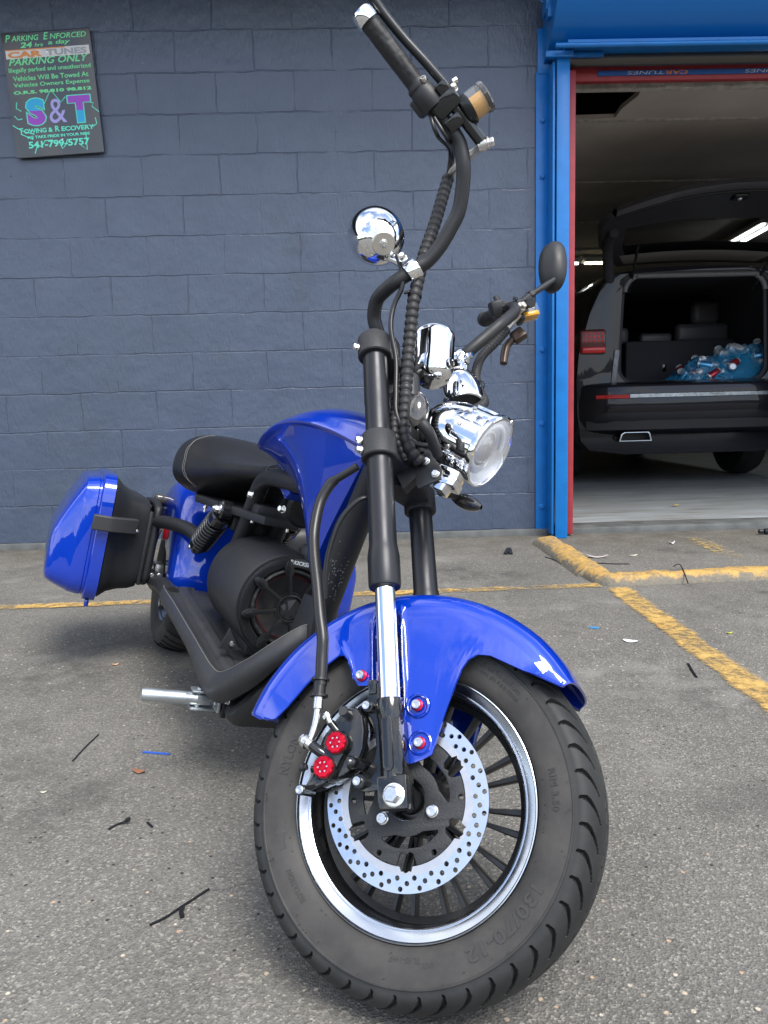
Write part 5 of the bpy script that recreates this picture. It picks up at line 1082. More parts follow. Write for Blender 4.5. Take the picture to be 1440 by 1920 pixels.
# seat
sx_ = [.235, .25, .28, .33, .40, .48, .56, .64, .72, .79, .83, .845]
sw = [.150, .178, .187, .178, .158, .138, .118, .096, .073, .058, .045, .02]
szt = [.662, .676, .682, .676, .660, .643, .630, .624, .625, .630, .630, .622]
sze = [.565, .563, .562, .566, .574, .582, .590, .597, .604, .608, .608, .608]
szb = [.512, .502, .497, .498, .512, .532, .554, .570, .582, .590, .594, .595]
rows = []
for i in range(61):
    x = .235+(.845-.235)*(i/60); W_ = interp(x, sx_, sw); zt, ze, zb = interp(x, sx_, szt), interp(x, sx_, sze), interp(x, sx_, szb); row = []
    lipk = 1-sstep(.25, .42, x)
    for j in range(40):
        t = 2*PI*j/40; c_, s_ = math.cos(t), math.sin(t)
        yy = W_*(abs(c_)**.62)*(1 if c_ > 0 else -1)
        if s_ >= 0: zz = ze+(zt-ze)*(s_**.75)-.012*math.exp(-((x-.5)/.12)**2)*s_
        else: zz = ze+(ze-zb)*(-(abs(s_)**.6)); yy *= .90 if s_ < -.5 else 1-.1*(abs(s_)/.5)
        row.append((x, yy, zz))
    rows.append(row)
g = G(); g.grid(rows, closev=True); g.add(rows[0], [tuple(range(40))]); g.add(rows[-1], [tuple(range(40))]); seat = g.build('seat', leather, bike, FB, sharp=70)
md = seat.modifiers.new('s', 'SUBSURF'); md.levels = 1; md.render_levels = 1
def seatpt(x, j): 
    i = (x-.235)/.61*60; k = int(i); return Vector(rows[min(60, k)][j % 40])
g = G(); 
for xo in (.385, .393):
    pts = []
    for j in range(24, 11, -1):     # right hand side, from under the edge up and back over the rear lip
        k_ = (24-j)/12; x_ = xo-.085*k_**1.4; p = seatpt(x_, j); q_ = p+(p-Vector((x_, 0, .58))).normalized()*.0014; pts.append(Vector((x_, q_.y, q_.z)))
    g.tube(pts, .0006, 6, 3); g.build('stitching', thread, seat, FB); g = G()
pts = [seatpt(.80, j)+(seatpt(.80, j)-Vector((.8, 0, .61))).normalized()*.001 for j in range(-2, 22)]; g.tube(pts, .0008, 6, 3)
g.build('stitching', thread, seat, FB)
g = G(); g.mesh([[(.30, -.11), (.42, -.13), (.60, -.09), (.80, -.04), (.80, .04), (.60, .09), (.42, .13), (.30, .11)]], .02, T(0, 0, .488), bev=.003) ; g.box((.69, 0, .515), (.12, .10, .03), .006); g.box((.58, -.05, .47), (.05, .03, .05), .005); g.box((.58, .05, .47), (.05, .03, .05), .005)
sp2 = g.build('seat_pan', blackmat, bike, FB)
for p in ((.42, -.10, .487), (.55, -.085, .487), (.73, -.05, .505), (.76, .03, .500)): g = G(); g.cyl(p, Vector(p)-Vector((0, 0, .022)), .0035, 10); g.hexb(Vector(p)-Vector((0, 0, .006)), (0, 0, -1), .0065, .006); g.build('seat_bolt', zinc, sp2, FB)
for p, d in (((.735, -.062, .548), (-.2, -1, .1)), ((.86, -.02, .535), (.4, -1, .1))): g = G(); g.hexb(p, d, .0075, .010, .009); g.build('frame_nut', zinc, sp2, FB)
# frame tubes
g = G(); g.tube([(.60, -.040, .40), (.655, -.042, .470), (.70, -.043, .545), (.735, -.044, .582), (.79, -.042, .598), (.88, -.035, .600), (.98, -.02, .60), (1.15, 0, .62)], .0205, 20); g.tube([(.60, .040, .40), (.655, .042, .470), (.70, .043, .545), (.735, .044, .582), (.79, .042, .598), (.98, .02, .60)], .0205, 20); g.build('frame_tube', blackmat, bike, FB)
g = G(); c = Vector((.87, .03, .545)); g.lathe([(0, -.02), (.03, -.018), (.045, -.005), (.048, 0), (.040, .006), (.02, .004), (0, .008)], c, (.9, .0, -.3), 32); g.build('horn', blacksatin, bike, FB)
g = G(); g.cyl((.612, -.10, .492), (.612, .10, .492), .012, 16); g.box((.60, 0, .46), (.05, .08, .06), .01); g.build('shock_crossbar', blackmat, bike, FB)
for sy in (-1, 1):
    t0, t1 = Vector((.612, .088*sy, .494)), Vector((.405, .098*sy, .365)); D = (t1-t0).normalized(); L_ = (t1-t0).length
    g = G(); g.cyl(t0+Vector((0, -.016, 0)), t0+Vector((0, .016, 0)), .024, 28, .004); g.cyl(t1+Vector((0, -.012, 0)), t1+Vector((0, .012, 0)), .018, 24, .003); g.cyl(t0, t1, .011, 16); g.cyl(t0+D*.018, t0+D*.060, .0300, 28, .004, .0285); g.cyl(t1-D*.045, t1-D*.015, .026, 28, .004); g.cyl(t0+D*.058, t1-D*.04, .0185, 20)
    sh = g.build('shock_absorber', blackgloss, bike, FB)
    e1_ = D.orthogonal().normalized(); e2_ = D.cross(e1_); pts = []; turns = 9
    for i in range(turns*18+1): t = i/(turns*18); a = 2*PI*turns*t; pts.append(t0+D*(.058+(L_-.095)*t)+(e1_*math.cos(a)+e2_*math.sin(a))*.0268)
    g = G(); g.tube(pts, .0046, 10, smooth=False); g.build('spring', blackgloss, sh, FB)
    g = G(); g.hexb(t0+Vector((0, .016*sy, 0)), (0, sy, 0), .0095, .011, .013); g.lathe([(0, .02), (.005, .018), (.0065, .010)], t0+Vector((0, .016*sy, 0)), (0, sy, 0), 16); g.hexb(t1+Vector((-.0, .013*sy, 0)), (0, sy, 0), .007, .008, .009); g.build('shock_bolt', zinc, sh, FB)
# rear wheel and mudguard
RC = Vector((.03, 0, .232))
g = G(); g.lathe([(.150, -.085), (.160, -.092), (.185, -.103), (.210, -.105), (.226, -.098), (.237, -.082), (.2435, -.055), (.246, -.02), (.246, .02), (.2435, .055), (.237, .082), (.226, .098), (.210, .105), (.185, .103), (.160, .092), (.150, .085)], RC, (0, 1, 0), 96)
rt_ = G(); rt_.lathe([(0, -.07), (.05, -.072), (.10, -.060), (.138, -.058), (.146, -.08), (.158, -.092), (.16, -.088)], RC, (0, 1, 0), 64); rt_.lathe([(0, .07), (.05, .072), (.10, .060), (.138, .058), (.146, .08), (.158, .092)], RC, (0, 1, 0), 64); rw_ = rt_.build('rear_wheel', steelp, bike, FB); g.build('tyre', tyrem, rw_, FB)
gg = G()
for k in range(44):
    a = 2*PI*k/44
    for s_ in (-1, 1):
        P3 = [RC+Vector(pol(rr, a+da, yy*s_)) for rr, da, yy in ((.2295, 0, .097), (.2405, -.03, .075), (.2470, -.08, .045), (.2480, -.12, .015))]; gg.tube(P3, .0022, 5, 3)
gg.build('tread_groove', dark, rw_, FB)
def rsec(a, R0=.296, W_=.132):
    o = []
    skirt = interp(a, [-22, -5, 25, 45, 80, 160], [.045, .060, .10, .13, .12, .10]); n = 10
    pr = [(0, 0), (.3, -.002), (.6, -.008), (.8, -.018), (.92, -.034), (.98, -.050), (1.0, -.065), (1.0, -.065-skirt*.5), (1.0, -.065-skirt)]
    for yy, dr in pr: o.append((R0+dr, yy*W_))
    return o
rows = []
for i in range(80):
    a = -14+170*i/79; s_ = rsec(a); ar = R_(a); Lx = 1+.06*sstep(20, 70, a)
    if a < 0: pass
    hs = [(RC.x-.005+rr*math.cos(ar)*(1.0 if a > 40 else 1), y, RC.z+.012+rr*math.sin(ar)) for rr, y in s_]
    rows.append([(x, -y, z) for x, y, z in reversed(hs[1:])]+hs)
g = G(); g.grid(rows); rf = g.build('rear_fender', blue, bike, FB, sharp=50); md = rf.modifiers.new('t', 'SOLIDIFY'); md.thickness = .004
g = G(); g.hexb((.288, -.05, .262), (1, 0, .1), .006, .004, .008); g.build('fender_screw', blacksatin, rf, FB)
g = G(); g.tube([(-.10, -.155, .23), (.03, -.150, .215), (.20, -.150, .215), (.34, -.155, .235), (.46, -.15, .235)], .024, 18); g.tube([(-.10, .155, .23), (.03, .150, .215), (.20, .150, .215), (.46, .15, .235)], .024, 18); g.build('swingarm', blackmat, bike, FB)
g = G(); g.box((.06, -.135, .232), (.07, .03, .05), .006); g.hexb((.06, -.15, .232), (0, -1, 0), .013, .014, .017); g.build('axle_plate', nickel, bike, FB)
# saddle bags
def bagsec(y, a, b_, cx, cz, e=.36, n=56, lean=0):
    o = []
    for j in range(n):
        t = 2*PI*j/n; c_, s_ = math.cos(t), math.sin(t); o.append((cx+a*abs(c_)**e*(1 if c_ > 0 else -1), y, cz+b_*abs(s_)**e*(1 if s_ > 0 else -1)))
    return o
for sy in (-1, 1):
    dy_ = 0 if sy < 0 else .025
    def L2(specs): return [[(x, (y+dy_)*sy, z) for x, y, z in bagsec(*q)] for q in specs]
    B1 = [(.200, .145, .118, .02, .315), (.206, .160, .132, .02, .315), (.225, .166, .140, .02, .315), (.255, .170, .146, .02, .316), (.285, .186, .160, .02, .320), (.305, .208, .176, .02, .322), (.312, .212, .180, .02, .322)]
    r1 = L2(B1); g = G(); g.grid(r1, closev=True); g.add(r1[0], [tuple(range(56))]); g.add(r1[-1], [tuple(range(56))]); sb_ = g.build('saddlebag', blackplas, bike, FB, sharp=40)
    C1 = [(.3135, .214, .183, .02, .322, .32), (.315, .219, .187, .02, .322, .32), (.346, .218, .186, .02, .322, .32), (.349, .214, .182, .02, .322, .32), (.351, .206, .174, .02, .322, .31), (.356, .205, .173, .02, .322, .31), (.359, .208, .175, .02, .322, .31),
          (.390, .203, .169, .02, .320, .31), (.396, .199, .163, .02, .317, .31), (.410, .192, .146, .02, .305, .31), (.425, .185, .126, .02, .291, .31), (.440, .178, .104, .02, .276, .31), (.451, .171, .086, .02, .264, .32), (.456, .164, .077, .02, .259, .34), (.459, .14, .062, .02, .257, .36), (.461, .08, .035, .02, .256, .4), (.4615, .002, .002, .02, .255, 1)]
    r2 = L2(C1); g = G(); g.grid(r2, closev=True); g.add(r2[0], [tuple(range(56))]); ld = g.build('saddlebag_lid', blue, bike, FB, sharp=32)
    g = G(); yl = -1 if sy < 0 else 1
    pth = [(.243, .352), (.250, .345), (.252, .300), (.246, .285), (.232, .262), (.212, .240), (.200, .240), (.208, .268), (.226, .292), (.236, .315), (.240, .340)]
    pth = [(.262, .362), (.264, .320), (.262, .305), (.240, .262), (.222, .236), (.200, .236), (.192, .245), (.206, .272), (.232, .310), (.238, .352), (.240, .362)]
    for z0_, z1_ in ((.352, .394),):
        Vv = [(x, (y+dy_)*sy, z) for z in (z0_, z1_) for x, y in pth]; n = len(pth); g.add(Vv, [tuple(range(n)), tuple(range(2*n-1, n-1, -1))]+[(i, (i+1) % n, n+(i+1) % n, n+i) for i in range(n)])
    o = g.build('latch', greyplas, ld, FB, sharp=30); md = o.modifiers.new('b', 'BEVEL'); md.width = .003; md.segments = 2; md.limit_method = 'ANGLE'
    g = G(); g.lathe([(0, .002), (.004, .0015), (.005, 0)], (.222, (.236+dy_)*sy-.0*sy, .362), (1, -.5*sy, 0), 12); g.build('latch_rivet', zinc, ld, FB)
    g = G(); g.box((.19, (.333+dy_)*sy, .133), (.02, .012, .02), .003); g.build('lid_tab', blue, ld, FB)
    g = G(); yy = .182*sy; g.tube([(.10, yy, .20), (.16, yy, .215), (.175, yy, .25), (.175, yy, .40), (.15, yy, .435), (.05, yy, .44), (-.10, yy, .43)], .012, 14); g.tube([(.14, .185*sy, .385), (.22, .165*sy, .400), (.33, .125*sy, .405), (.42, .10*sy, .395)], .0195, 18); g.build('bag_frame', blackmat, bike, FB)
    g = G(); g.box((.15, .20*sy, .31), (.06, .012, .22), .004); g.tube([(.12, .17*sy, .215), (.16, .15*sy, .21), (.20, .13*sy, .22)], .009, 10); g.build('bag_bracket', blackplas, bike, FB)
    if sy < 0:
        for p in ((.17, -.165, .232), (.18, -.145, .236)): g = G(); g.hexb(p, (1, 0, 0), .006, .007, .008); g.build('bracket_nut', zinc, bike, FB)
g = G(); g.box((-.10, -.14, .41), (.06, .06, .05), .014, seg=3); g.box((-.08, -.145, .445), (.09, .05, .03), .01, seg=3); g.build('tail_signal', smoke, bike, FB)
g = G(); g.box((.02, -.125, .35), (.05, .02, .05), .008); g.build('reflector', redpl, bike, FB)
# running board
bx = [.40, .43, .60, .80, .92, .98, 1.02, 1.06, 1.10, 1.14, 1.165, 1.178, 1.182, 1.182, 1.180]
bw = [.135, .168, .163, .152, .144, .138, .131, .125, .118, .106, .092, .075, .055, .035, .003]
bz_ = [.252, .252, .241, .222, .209, .202, .202, .219, .243, .272, .298, .320, .338, .350, .355]
ol = catmull([(x, -w_, z) for x, w_, z in zip(bx, bw, bz_)], 6); rows = []
for i, p in enumerate(ol):
    d = ol[min(i+1, len(ol)-1)]-ol[max(0, i-1)]; nrm = Vector((-d.y, d.x, 0)); nrm = Vector((-d.y*-1, 0, 0)) if False else Vector((d.y, -d.x, 0)).normalized()
    W_ = -p.y; row = []
    for j in range(0, 41):
        v = j/40; yy = W_*v; zz = p.z
        ridge = (math.exp(-((yy-.065)/.007)**2)+math.exp(-((yy-.098)/.007)**2))*.0
        pan = sstep(.58, .62, v)-sstep(.76, .80, v); zz += .006*pan*(1-sstep(.98, 1.03, p.x))
        zz -= .005*(1-sstep(.90, .97, v))
        row.append(Vector((p.x, -yy, zz)))
    up_ = 1
    fk = .38+.42*sstep(.80, 1.0, p.x)
    for on, oz in ((.003, .001), (.006, -.003), (.010, -.008), (.018, -.020), (.021, -.034), (.018, -.050), (.008, -.064), (-.010, -.072)): row.append(p+nrm*on*(fk if on > 0 else 1)+Vector((0, 0, oz*(.35+.65*fk))))
    rows.append(row)
full = [[Vector((q.x, -q.y, q.z)) for q in reversed(r_[1:])]+r_ for r_ in rows]
g = G(); g.grid(full); g.add(full[0], [tuple(range(len(full[0])))]); brd = g.build('running_board', mat('board_rubber', (.030, .031, .034), .5, bump=.4, bscale=500, bdist=.001, rvar=.1), bike, FB, sharp=40)
g = G(); g.tube([r_[41]+Vector((0, 0, .0006)) for r_ in rows[4:-3]], .0008, 6, 2); g.build('board_piping', mat('worn_edge', (.16, .16, .15), .5), brd, FB)
g = G(); prof_ = [(.42, .215), (.42, .105), (.50, .095), (1.00, .100), (1.02, .19), (.95, .20)]; g.mesh([prof_], .18, NEAR, z0=-.09, bev=.012); g.build('battery_box', blackplas, bike, FB)
rows = []
for i in range(21):
    t = i/20; x = .985+.205*t; W_ = interp(t, [0, .12, .3, .5, .7, .85, 1], [.098, .102, .106, .100, .084, .06, .036]); zb_ = interp(t, [0, .2, .4, .6, .8, 1], [.100, .100, .112, .150, .205, .265]); zt_ = interp(t, [0, .25, .5, .75, 1], [.150, .150, .190, .250, .335])
    h_ = [(x, 0, zb_), (x, -W_*.80, zb_), (x, -W_*.95, zb_+.010), (x, -W_, zb_+(zt_-zb_)*.35), (x, -W_*.94, zb_+(zt_-zb_)*.7), (x, -W_*.80, zt_), (x, 0, zt_+.01)]
    rows.append(h_+[(a_, -b2, c2) for a_, b2, c2 in reversed(h_[1:-1])])
g = G(); g.grid(rows, closev=True); g.add(rows[-1], [tuple(range(len(rows[-1])))]); g.build('front_cowl', blackplas, bike, FB)
g = G(); g.hexb((1.03, -.105, .148), (.6, -1, 0), .005, .005, .006); g.build('cowl_bolt', zinc, bike, FB)
# passenger peg
pc = Vector((.965, -.105, .128)); pe = Vector((.955, -.262, .126)); D = (pe-pc).normalized()
g = G(); g.tube([pc.lerp(pe, .30), pc.lerp(pe, .42), pc.lerp(pe, .9), pc.lerp(pe, .975), pe], lambda t: .0135 if t < .9 else .0135*math.sqrt(max(.02, 1-((t-.9)/.1)**2)), 20, 6); pg = g.build('foot_peg', alub, bike, FB)
g = G(); g.box(pc.lerp(pe, .22)+Vector((.0, 0, .018)), (.030, .052, .005), .002, X=(1, 0, 0)); g.box(pc.lerp(pe, .22)-Vector((.0, 0, .018)), (.030, .050, .005), .002); g.box(pc+Vector((0, -.003, 0)), (.036, .007, .044), .002); g.box(pc.lerp(pe, .3), (.020, .055, .022), .004); g.cyl(pc.lerp(pe, .28)+Vector((0, 0, .024)), pc.lerp(pe, .28)-Vector((0, 0, .024)), .006, 12); g.hexb(pc+Vector((.01, -.007, -.004)), (0, -1, 0), .006, .006); g.build('peg_bracket', alub, bike, FB)
g = G(); g.box(pc+Vector((.0, .008, 0)), (.045, .010, .060), .002); g.build('peg_plate', blackmat, bike, FB)
# kickstand on the far side
g = G(); g.tube([(.95, .10, .13), (.90, .20, .06), (.86, .285, -.052)], .010, 12); g.build('kickstand', blackmat, bike, FB)
# speaker enclosure
SC = Vector((.945, .008, .334)); Rr = .1165
g = G(); g.lathe([(0, -.305), (Rr-.004, -.305), (Rr, -.301), (Rr, -.004), (Rr-.003, 0), (Rr-.013, 0)], SC, (1, 0, 0), 96, ref=(0, 1, 0)); g.box(SC+Vector((-.15, 0, -.105)), (.24, .13, .03), .004)
enc = g.build('speaker_enclosure', blackmat, bike, FB)
YZ = Matrix(((0, 0, 1, SC.x), (1, 0, 0, SC.y), (0, 1, 0, SC.z), (0, 0, 0, 1)))
g = G(); g.mesh([circ(0, 0, .1085, 72), circ(0, 0, .088, 72)], .006, YZ, bev=.001); g.build('speaker_ring', blacksatin, enc, FB)
g = G(); rows = []
for i in range(15):
    t = i/14; row = []
    for j in range(180):
        a = 2*PI*j/180; rr = .088-.018*t; rib = .0009*(1 if (math.sin(a*30) > .6) else 0); row.append((SC.x-.006+math.sin(PI*t)*.012+rib*math.sin(PI*t), SC.y+rr*math.cos(a), SC.z+rr*math.sin(a)))
    rows.append(row)
g.grid(rows, closev=True); g.build('surround', rubber, enc, FB, sharp=60)
g = G(); g.lathe([(.070, -.008), (.030, -.035), (.0, -.038)], SC, (1, 0, 0), 72); g.build('speaker_cone', mat('cone_grey', (.035, .034, .036), .6), enc, FB)
g = G(); g.lathe([(.0700, -.0075), (.0680, -.007), (.0672, -.0085)], SC, (1, 0, 0), 72); g.build('cone_stitching', mat('red_thread', (.10, .005, .008), .6), enc, FB)
g = G(); g.mesh([circ(0, 0, .031, 48), circ(0, 0, .0255, 48)], .006, YZ, z0=.010, bev=.0015); nsp = 8
for k in range(nsp):
    a = 2*PI*(k+.28)/nsp; ca, sa_ = math.cos(a), math.sin(a); M1 = YZ @ Matrix.Rotation(a, 4, 'Z')
    g.mesh([[(.030, -.0052), (.030, .0052), (.072, .0040), (.076, .0095), (.092, .0100), (.102, .0055), (.105, 0), (.102, -.0055), (.092, -.0100), (.076, -.0095), (.072, -.0040)]], .006, M1, z0=.010, bev=.0012)
    g.mesh([[(.082, -.0045), (.082, .0045), (.096, .0025), (.096, -.0025)]], .003, M1, z0=.0155, bev=.0006); g.mesh([[(.074, -.008), (.074, .008), (.104, .004), (.104, -.004)]], .008, M1, z0=.003)
    b0, b1 = R_(8), 2*PI/nsp-R_(8)
    g.mesh([[(.036*math.cos(b0+(b1-b0)*t/6), .036*math.sin(b0+(b1-b0)*t/6)) for t in range(7)]+[(.0335*math.cos(b1-(b1-b0)*t/6), .0335*math.sin(b1-(b1-b0)*t/6)) for t in range(7)]], .004, M1, z0=.010)
g.build('speaker_grille', blacksatin, enc, FB, sharp=30)
g = G(); g.lathe([(0, .012), (.024, .012), (.0255, .010)], SC, (1, 0, 0), 40); g.build('grille_badge', blackplas, enc, FB)
g = G(); g.mesh([[(-.020, .004), (-.012, .012), (-.010, -.004), (-.015, -.006)]], .0006, YZ, z0=.0122); g.mesh([[(-.009, .016), (.010, .022), (-.002, -.004)]], .0006, YZ, z0=.0122); g.build('badge_mark', mat('badge_grey', (.12, .12, .13), .35, .5), enc, FB, flat=True)
g = G()
for k in range(5):
    a = R_(-20-50*k); g.mesh([[(.0235*math.cos(a-.22), .0235*math.sin(a-.22)), (.0235*math.cos(a+.22), .0235*math.sin(a+.22)), (.014*math.cos(a+.12), .014*math.sin(a+.12)), (.014*math.cos(a-.12), .014*math.sin(a-.12))]], .0008, YZ, z0=.0120)
g.build('badge_petal', dark, enc, FB)
a_t = R_(87)
g = G(); Mt = YZ @ Matrix.Rotation(a_t-PI/2, 4, 'Z') @ T(0, .0985, .0065); g.text('KICKER', Mt @ T(.004, 0, 0), .040, .0088, bold=.04, shear=.25, thick=.0006); g.mesh([[(-.0235, -.0044), (-.0225, .0044), (-.0195, .0044), (-.0205, -.0044)]], .0006, Mt); g.mesh([[(-.0190, -.0044), (-.0195, .0), (-.0182, .0044), (-.0172, .0044), (-.0180, 0), (-.0176, -.0044)]], .0006, Mt); g.build('lettering', white, enc, FB, flat=True)
g = G(); g.mesh([[(-.13, -.105), (-.115, -.060), (-.09, -.098), (-.075, -.105)]], .006, YZ, z0=-.012, bev=.001) ; g.build('enclosure_foot', blackmat, enc, FB)
g = G(); g.lathe([(0, .005), (.005, .004), (.0065, 0)], SC+Vector((-.005, -.104, -.092)), (1, 0, 0), 16); g.build('foot_bolt', zinc, enc, FB)
g = G(); g.box((.93, .055, .455), (.05, .07, .035), .008); g.build('relay_box', greyplas, bike, FB)
# ================================================================ RAISED KERB AND LITTER
def berm_mat():
    m = painted('berm_paint', (.54, .33, .09), .60, .80, sc1=30); t = m.node_tree; b = t.nodes['Principled BSDF']; al = b.inputs['Alpha'].links[0].from_socket
    for l in list(b.inputs['Alpha'].links): t.links.remove(l)
    colr = b.inputs['Base Color'].links[0].from_socket; x = t.nodes.new('ShaderNodeMix'); x.data_type = 'RGBA'
    t.links.new(al, x.inputs[0]); x.inputs[6].default_value = (.15, .135, .105, 1); t.links.new(colr, x.inputs[7]); t.links.new(x.outputs[2], b.inputs['Base Color'])
    q = t.nodes.new('ShaderNodeTexNoise'); q.inputs['Scale'].default_value = 55; q.inputs['Detail'].default_value = 6; tcn = t.nodes.new('ShaderNodeTexCoord'); t.links.new(tcn.outputs['Object'], q.inputs['Vector'])
    bn = t.nodes.new('ShaderNodeBump'); bn.inputs['Strength'].default_value = 1; bn.inputs['Distance'].default_value = .008; t.links.new(q.outputs[0], bn.inputs['Height']); t.links.new(bn.outputs[0], b.inputs['Normal'])
    return m
bpath = catmull([(.93, 4.03), (.94, 3.8), (.95, 3.5), (.957, 3.25), (.963, 3.14), (.985, 3.075), (1.05, 3.07), (1.2, 3.08), (1.5, 3.10), (2.2, 3.12), (3.2, 3.14), (4.2, 3.15)], 22)
rows = []; crs = [-1, -.92, -.8, -.6, -.35, 0, .35, .6, .8, .92, 1]; uvr = []
for i, p in enumerate(bpath):
    d = (bpath[min(i+1, len(bpath)-1)]-bpath[max(i-1, 0)]).normalized(); q = Vector((-d.y, d.x)); row = []; e = min(1, (i+.4)/7)
    for c in crs:
        ns = noise.noise(Vector((p.x*14, p.y*14, c*2)))*.006+noise.noise(Vector((p.x*45, p.y*45, c*5)))*.005
        kw = .078 if p.y > 3.2 else .060; x = p.x+q.x*(c*kw*e+ns*.5); y = p.y+q.y*(c*kw*e+ns*.5); h = (1-abs(c)**3.2)*(.044+ns)*e
        row.append((x, y, gz(y)-.004+h))
    rows.append(row)
me = bpy.data.meshes.new('speed_kerb'); g = G(); g.grid(rows); me.from_pydata([tuple(v) for v in g.v], [], g.f); me.materials.append(berm_mat()); uv = me.uv_layers.new(name='uv')
for p_ in me.polygons:
    p_.use_smooth = True
    for li, vi in zip(p_.loop_indices, p_.vertices):
        c = crs[vi % len(crs)]; uv.data[li].uv = (.5+.5*c*(.62 if c > 0 else 1.15), 0)
o = bpy.data.objects.new('asphalt_kerb', me); col.objects.link(o); WM[o] = FW; tag(o, 'low hand laid asphalt kerb with chipped yellow paint at the garage entrance', 'kerb')
def gp(px, py):       # ground point under a photo position
    X = (px-720)/1440; Y = -(py-960)/1440; d = r*X+u*Y+f; t = (-.0424-CAM.z)/(d.z-.0101*d.y); q = CAM+d*t; return Vector((q.x, q.y, gz(q.y)))
r, u, f = cam_basis(R_(7.59), R_(1.148), R_(1.48))
ztie = mat('zip_tie_black', (.010, .010, .012), .4)
def strip(name, pts, wd, th, m, label, cat, head=None):
    P = [Vector(p)+Vector((0, 0, th/2+.0005)) for p in pts]; P = catmull(P, 8); g = G(); V = []; F = []
    for i, p in enumerate(P):
        d = (P[min(i+1, len(P)-1)]-P[max(i-1, 0)]); d.z = 0; d.normalize(); q = Vector((-d.y, d.x, 0))*wd/2; z = Vector((0, 0, th/2))
        V += [p+q+z, p-q+z, p-q-z, p+q-z]
    n = len(P)
    for i in range(n-1):
        for j in range(4): F.append((4*i+j, 4*i+(j+1) % 4, 4*i+4+(j+1) % 4, 4*i+4+j))
    F += [(0, 1, 2, 3), tuple(4*n-4+j for j in (3, 2, 1, 0))]; g.add(V, F)
    if head: h = P[-1]; g.box(h+Vector((0, 0, .001)), (.009, .008, .006), .001, X=(P[-1]-P[-3]))
    base = P[0].copy(); g.v = [(v[0]-base.x, v[1]-base.y, v[2]-base.z) for v in g.v]; o = g.build(name, m, None, Matrix.Translation(base)); return tag(o, label, cat)
def lift(v, h): return v+Vector((0, 0, h))
strip('cable_tie', [gp(136, 1428), gp(160, 1402), gp(185, 1378)], .0036, .0014, ztie, 'straight black cable tie offcut farthest left, near the blue strip', 'cable tie')
strip('cable_tie', [gp(204, 1556), gp(220, 1547), lift(gp(240, 1545), .006)], .0045, .0016, ztie, 'short curled black cable tie with its head still on', 'cable tie', True)
strip('cable_tie', [gp(281, 1736), gp(310, 1722), gp(340, 1702), gp(365, 1686), gp(392, 1668)], .0040, .0018, ztie, 'longest black cable tie, lying nearest the camera left of the tyre', 'cable tie')
strip('cable_tie', [gp(342, 1722), gp(340, 1712), gp(343, 1703)], .0065, .004, ztie, 'stubby black cable tie end touching the middle of the longest tie', 'cable tie')
strip('cable_tie', [gp(276, 1543), gp(286, 1552)], .004, .0018, ztie, 'tiny black tie scrap beside the curled cable tie', 'cable tie')
strip('cable_tie', [gp(1290, 1245), gp(1297, 1258), gp(1306, 1271)], .007, .002, ztie, 'black tie offcut lying right of the bike inside the long yellow line', 'cable tie')
strip('plastic_strip', [gp(268, 1411), gp(292, 1413), gp(318, 1415)], .0055, .002, mat('blue_scrap', (.03, .12, .55), .4), 'bright blue plastic strip on the asphalt above the brown leaf', 'litter')
strip('plastic_strip', [gp(1106, 1177), gp(1122, 1179)], .016, .003, mat('blue_scrap_pale', (.06, .25, .5), .4), 'short pale blue scrap behind the front mudguard', 'litter')
strip('plastic_strip', [gp(1232, 1175), gp(1246, 1173)], .012, .003, redpl, 'small red scrap at the edge of the long yellow line', 'litter')
strip('plastic_strip', [gp(990, 1193), gp(1012, 1191)], .004, .0015, mat('pink_scrap', (.6, .2, .22), .5), 'thin pink thread on the asphalt just behind the mudguard', 'litter')
strip('wire_offcut', [gp(1262, 1068), gp(1272, 1080), lift(gp(1284, 1096), .02), lift(gp(1294, 1103), .012)], .004, .004, ztie, 'thin black wire offcut lying across the yellow kerb', 'wire') if False else None
strip('wire_offcut', [lift(gp(1262, 1068), .012), lift(gp(1275, 1082), .05), lift(gp(1290, 1100), .012)], .004, .003, ztie, 'thin black wire offcut bridging the yellow asphalt kerb', 'wire')
strip('wire_offcut', [gp(1110, 1056), gp(1150, 1058), gp(1180, 1058)], .006, .003, ztie, 'long dark wire piece lying behind the yellow kerb', 'wire')
strip('wire_offcut', [gp(1022, 1045), gp(1038, 1050), gp(1052, 1058)], .005, .003, ztie, 'dark wire scrap left of the sloping yellow kerb', 'wire')
strip('wire_offcut', [gp(948, 1040), gp(954, 1030), gp(958, 1040)], .018, .008, ztie, 'crumpled black scrap between the fork and the yellow kerb', 'wire')
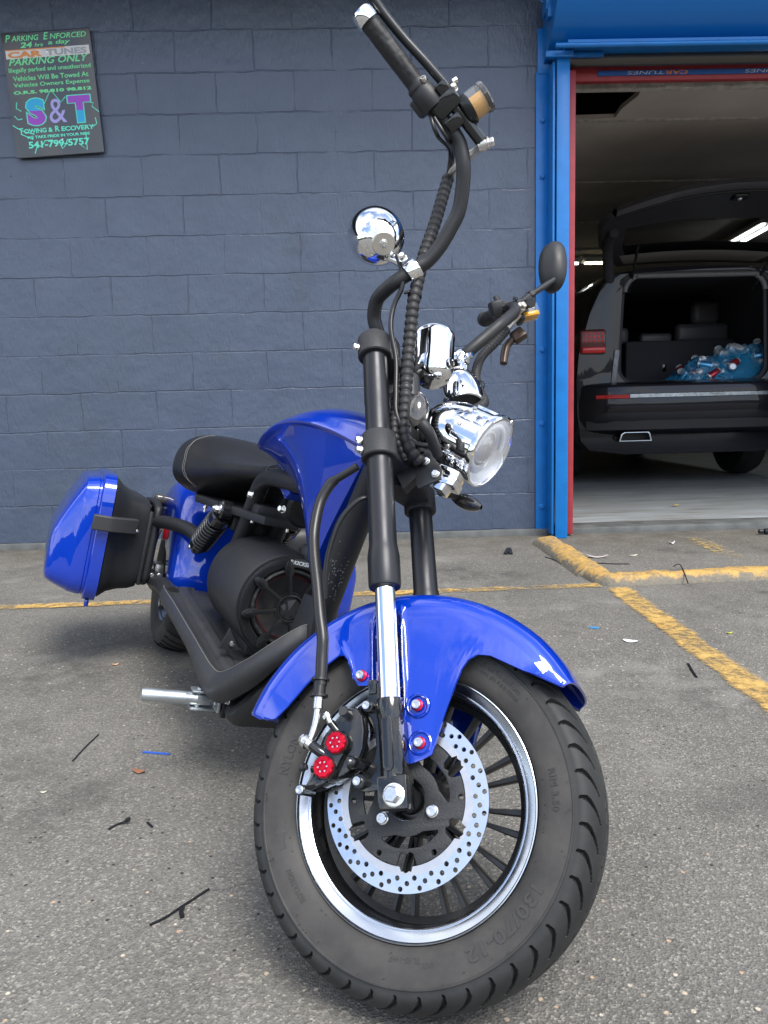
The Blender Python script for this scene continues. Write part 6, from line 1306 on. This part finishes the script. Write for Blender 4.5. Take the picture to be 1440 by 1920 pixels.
def flake(name, c, sx, sy, m, label, cat, rot=0, curl=.006, lz=0):
    base = Vector(c); base.z += lz; g = G(); rows = []
    for i in range(9):
        t = i/8; wv = sy*math.sin(PI*min(1, .12+t*.85))**.8; rows.append([((t-.5)*sx, wv*k/2, .0012+curl*(2*t-1)**2+.25*curl*abs(k)) for k in (-1, -.5, 0, .5, 1)])
    g.grid(rows); o = g.build(name, m, None, Matrix.Translation(base) @ Matrix.Rotation(rot, 4, 'Z')); md = o.modifiers.new('s', 'SOLIDIFY'); md.thickness = .0008; return tag(o, label, cat)
leafm = mat('dry_leaf', (.32, .14, .07), .7, cvar=.4, cvs=90); palem = mat('pale_chip', (.6, .56, .45), .7)
flake('dry_leaf', gp(262, 1449), .030, .013, leafm, 'curled reddish brown dry leaf left of the front wheel', 'leaf', -.3)
flake('wood_chip', gp(82, 1487), .012, .005, palem, 'pale wood chip at the far left of the asphalt', 'litter', .3, .002)
flake('wood_chip', gp(436, 1409), .007, .006, mat('pinkish_chip', (.55, .35, .27), .7), 'tiny pinkish chip left of the front tyre', 'litter', .3, .002)
flake('wood_chip', gp(217, 1247), .018, .014, mat('tan_chip', (.6, .36, .2), .7), 'tan crumb on the dark asphalt left of the running board', 'litter', .6, .003)
flake('paper_label', gp(1182, 1203), .045, .028, mat('paper_white', (.7, .7, .68), .7), 'small white paper label behind the front mudguard', 'litter', -.5, .003)
flake('paper_scrap', gp(1120, 1046), .10, .03, mat('paper_pinkish', (.5, .44, .42), .7), 'crumpled pinkish paper just behind the sloping yellow kerb', 'litter', -.2, .012)
flake('paper_scrap', gp(1260, 1020), .03, .025, mat('paper_white_b', (.75, .75, .74), .7), 'small white paper ball in front of the garage threshold', 'litter', 0, .012)
flake('paper_scrap', gp(1188, 1042), .05, .02, palem, 'pale paper flake right of the crumpled paper behind the kerb', 'litter', .4, .003)
flake('dry_leaf', Vector((2.03, 5.0, .043)), .055, .03, mat('yellow_leaf', (.62, .42, .04), .6), 'yellow leaf lying on the garage floor', 'leaf', .2, .005)
flake('dry_leaf', gp(1368, 1118+70), .02, .012, mat('yellowgreen_leaf', (.45, .45, .06), .6), 'tiny yellow green leaf right of the long yellow line', 'leaf', .2, .003)
g = G(); p0 = gp(1440, 1002); g.box(p0+Vector((.02, 0, .018)), (.09, .035, .03), .012); g.cyl(p0+Vector((-.03, 0, .018)), p0+Vector((-.05, 0, .018)), .012, 14); o = g.build('broken_connector', blackplas); tag(o, 'small black plastic plug at the right edge in front of the garage', 'litter')
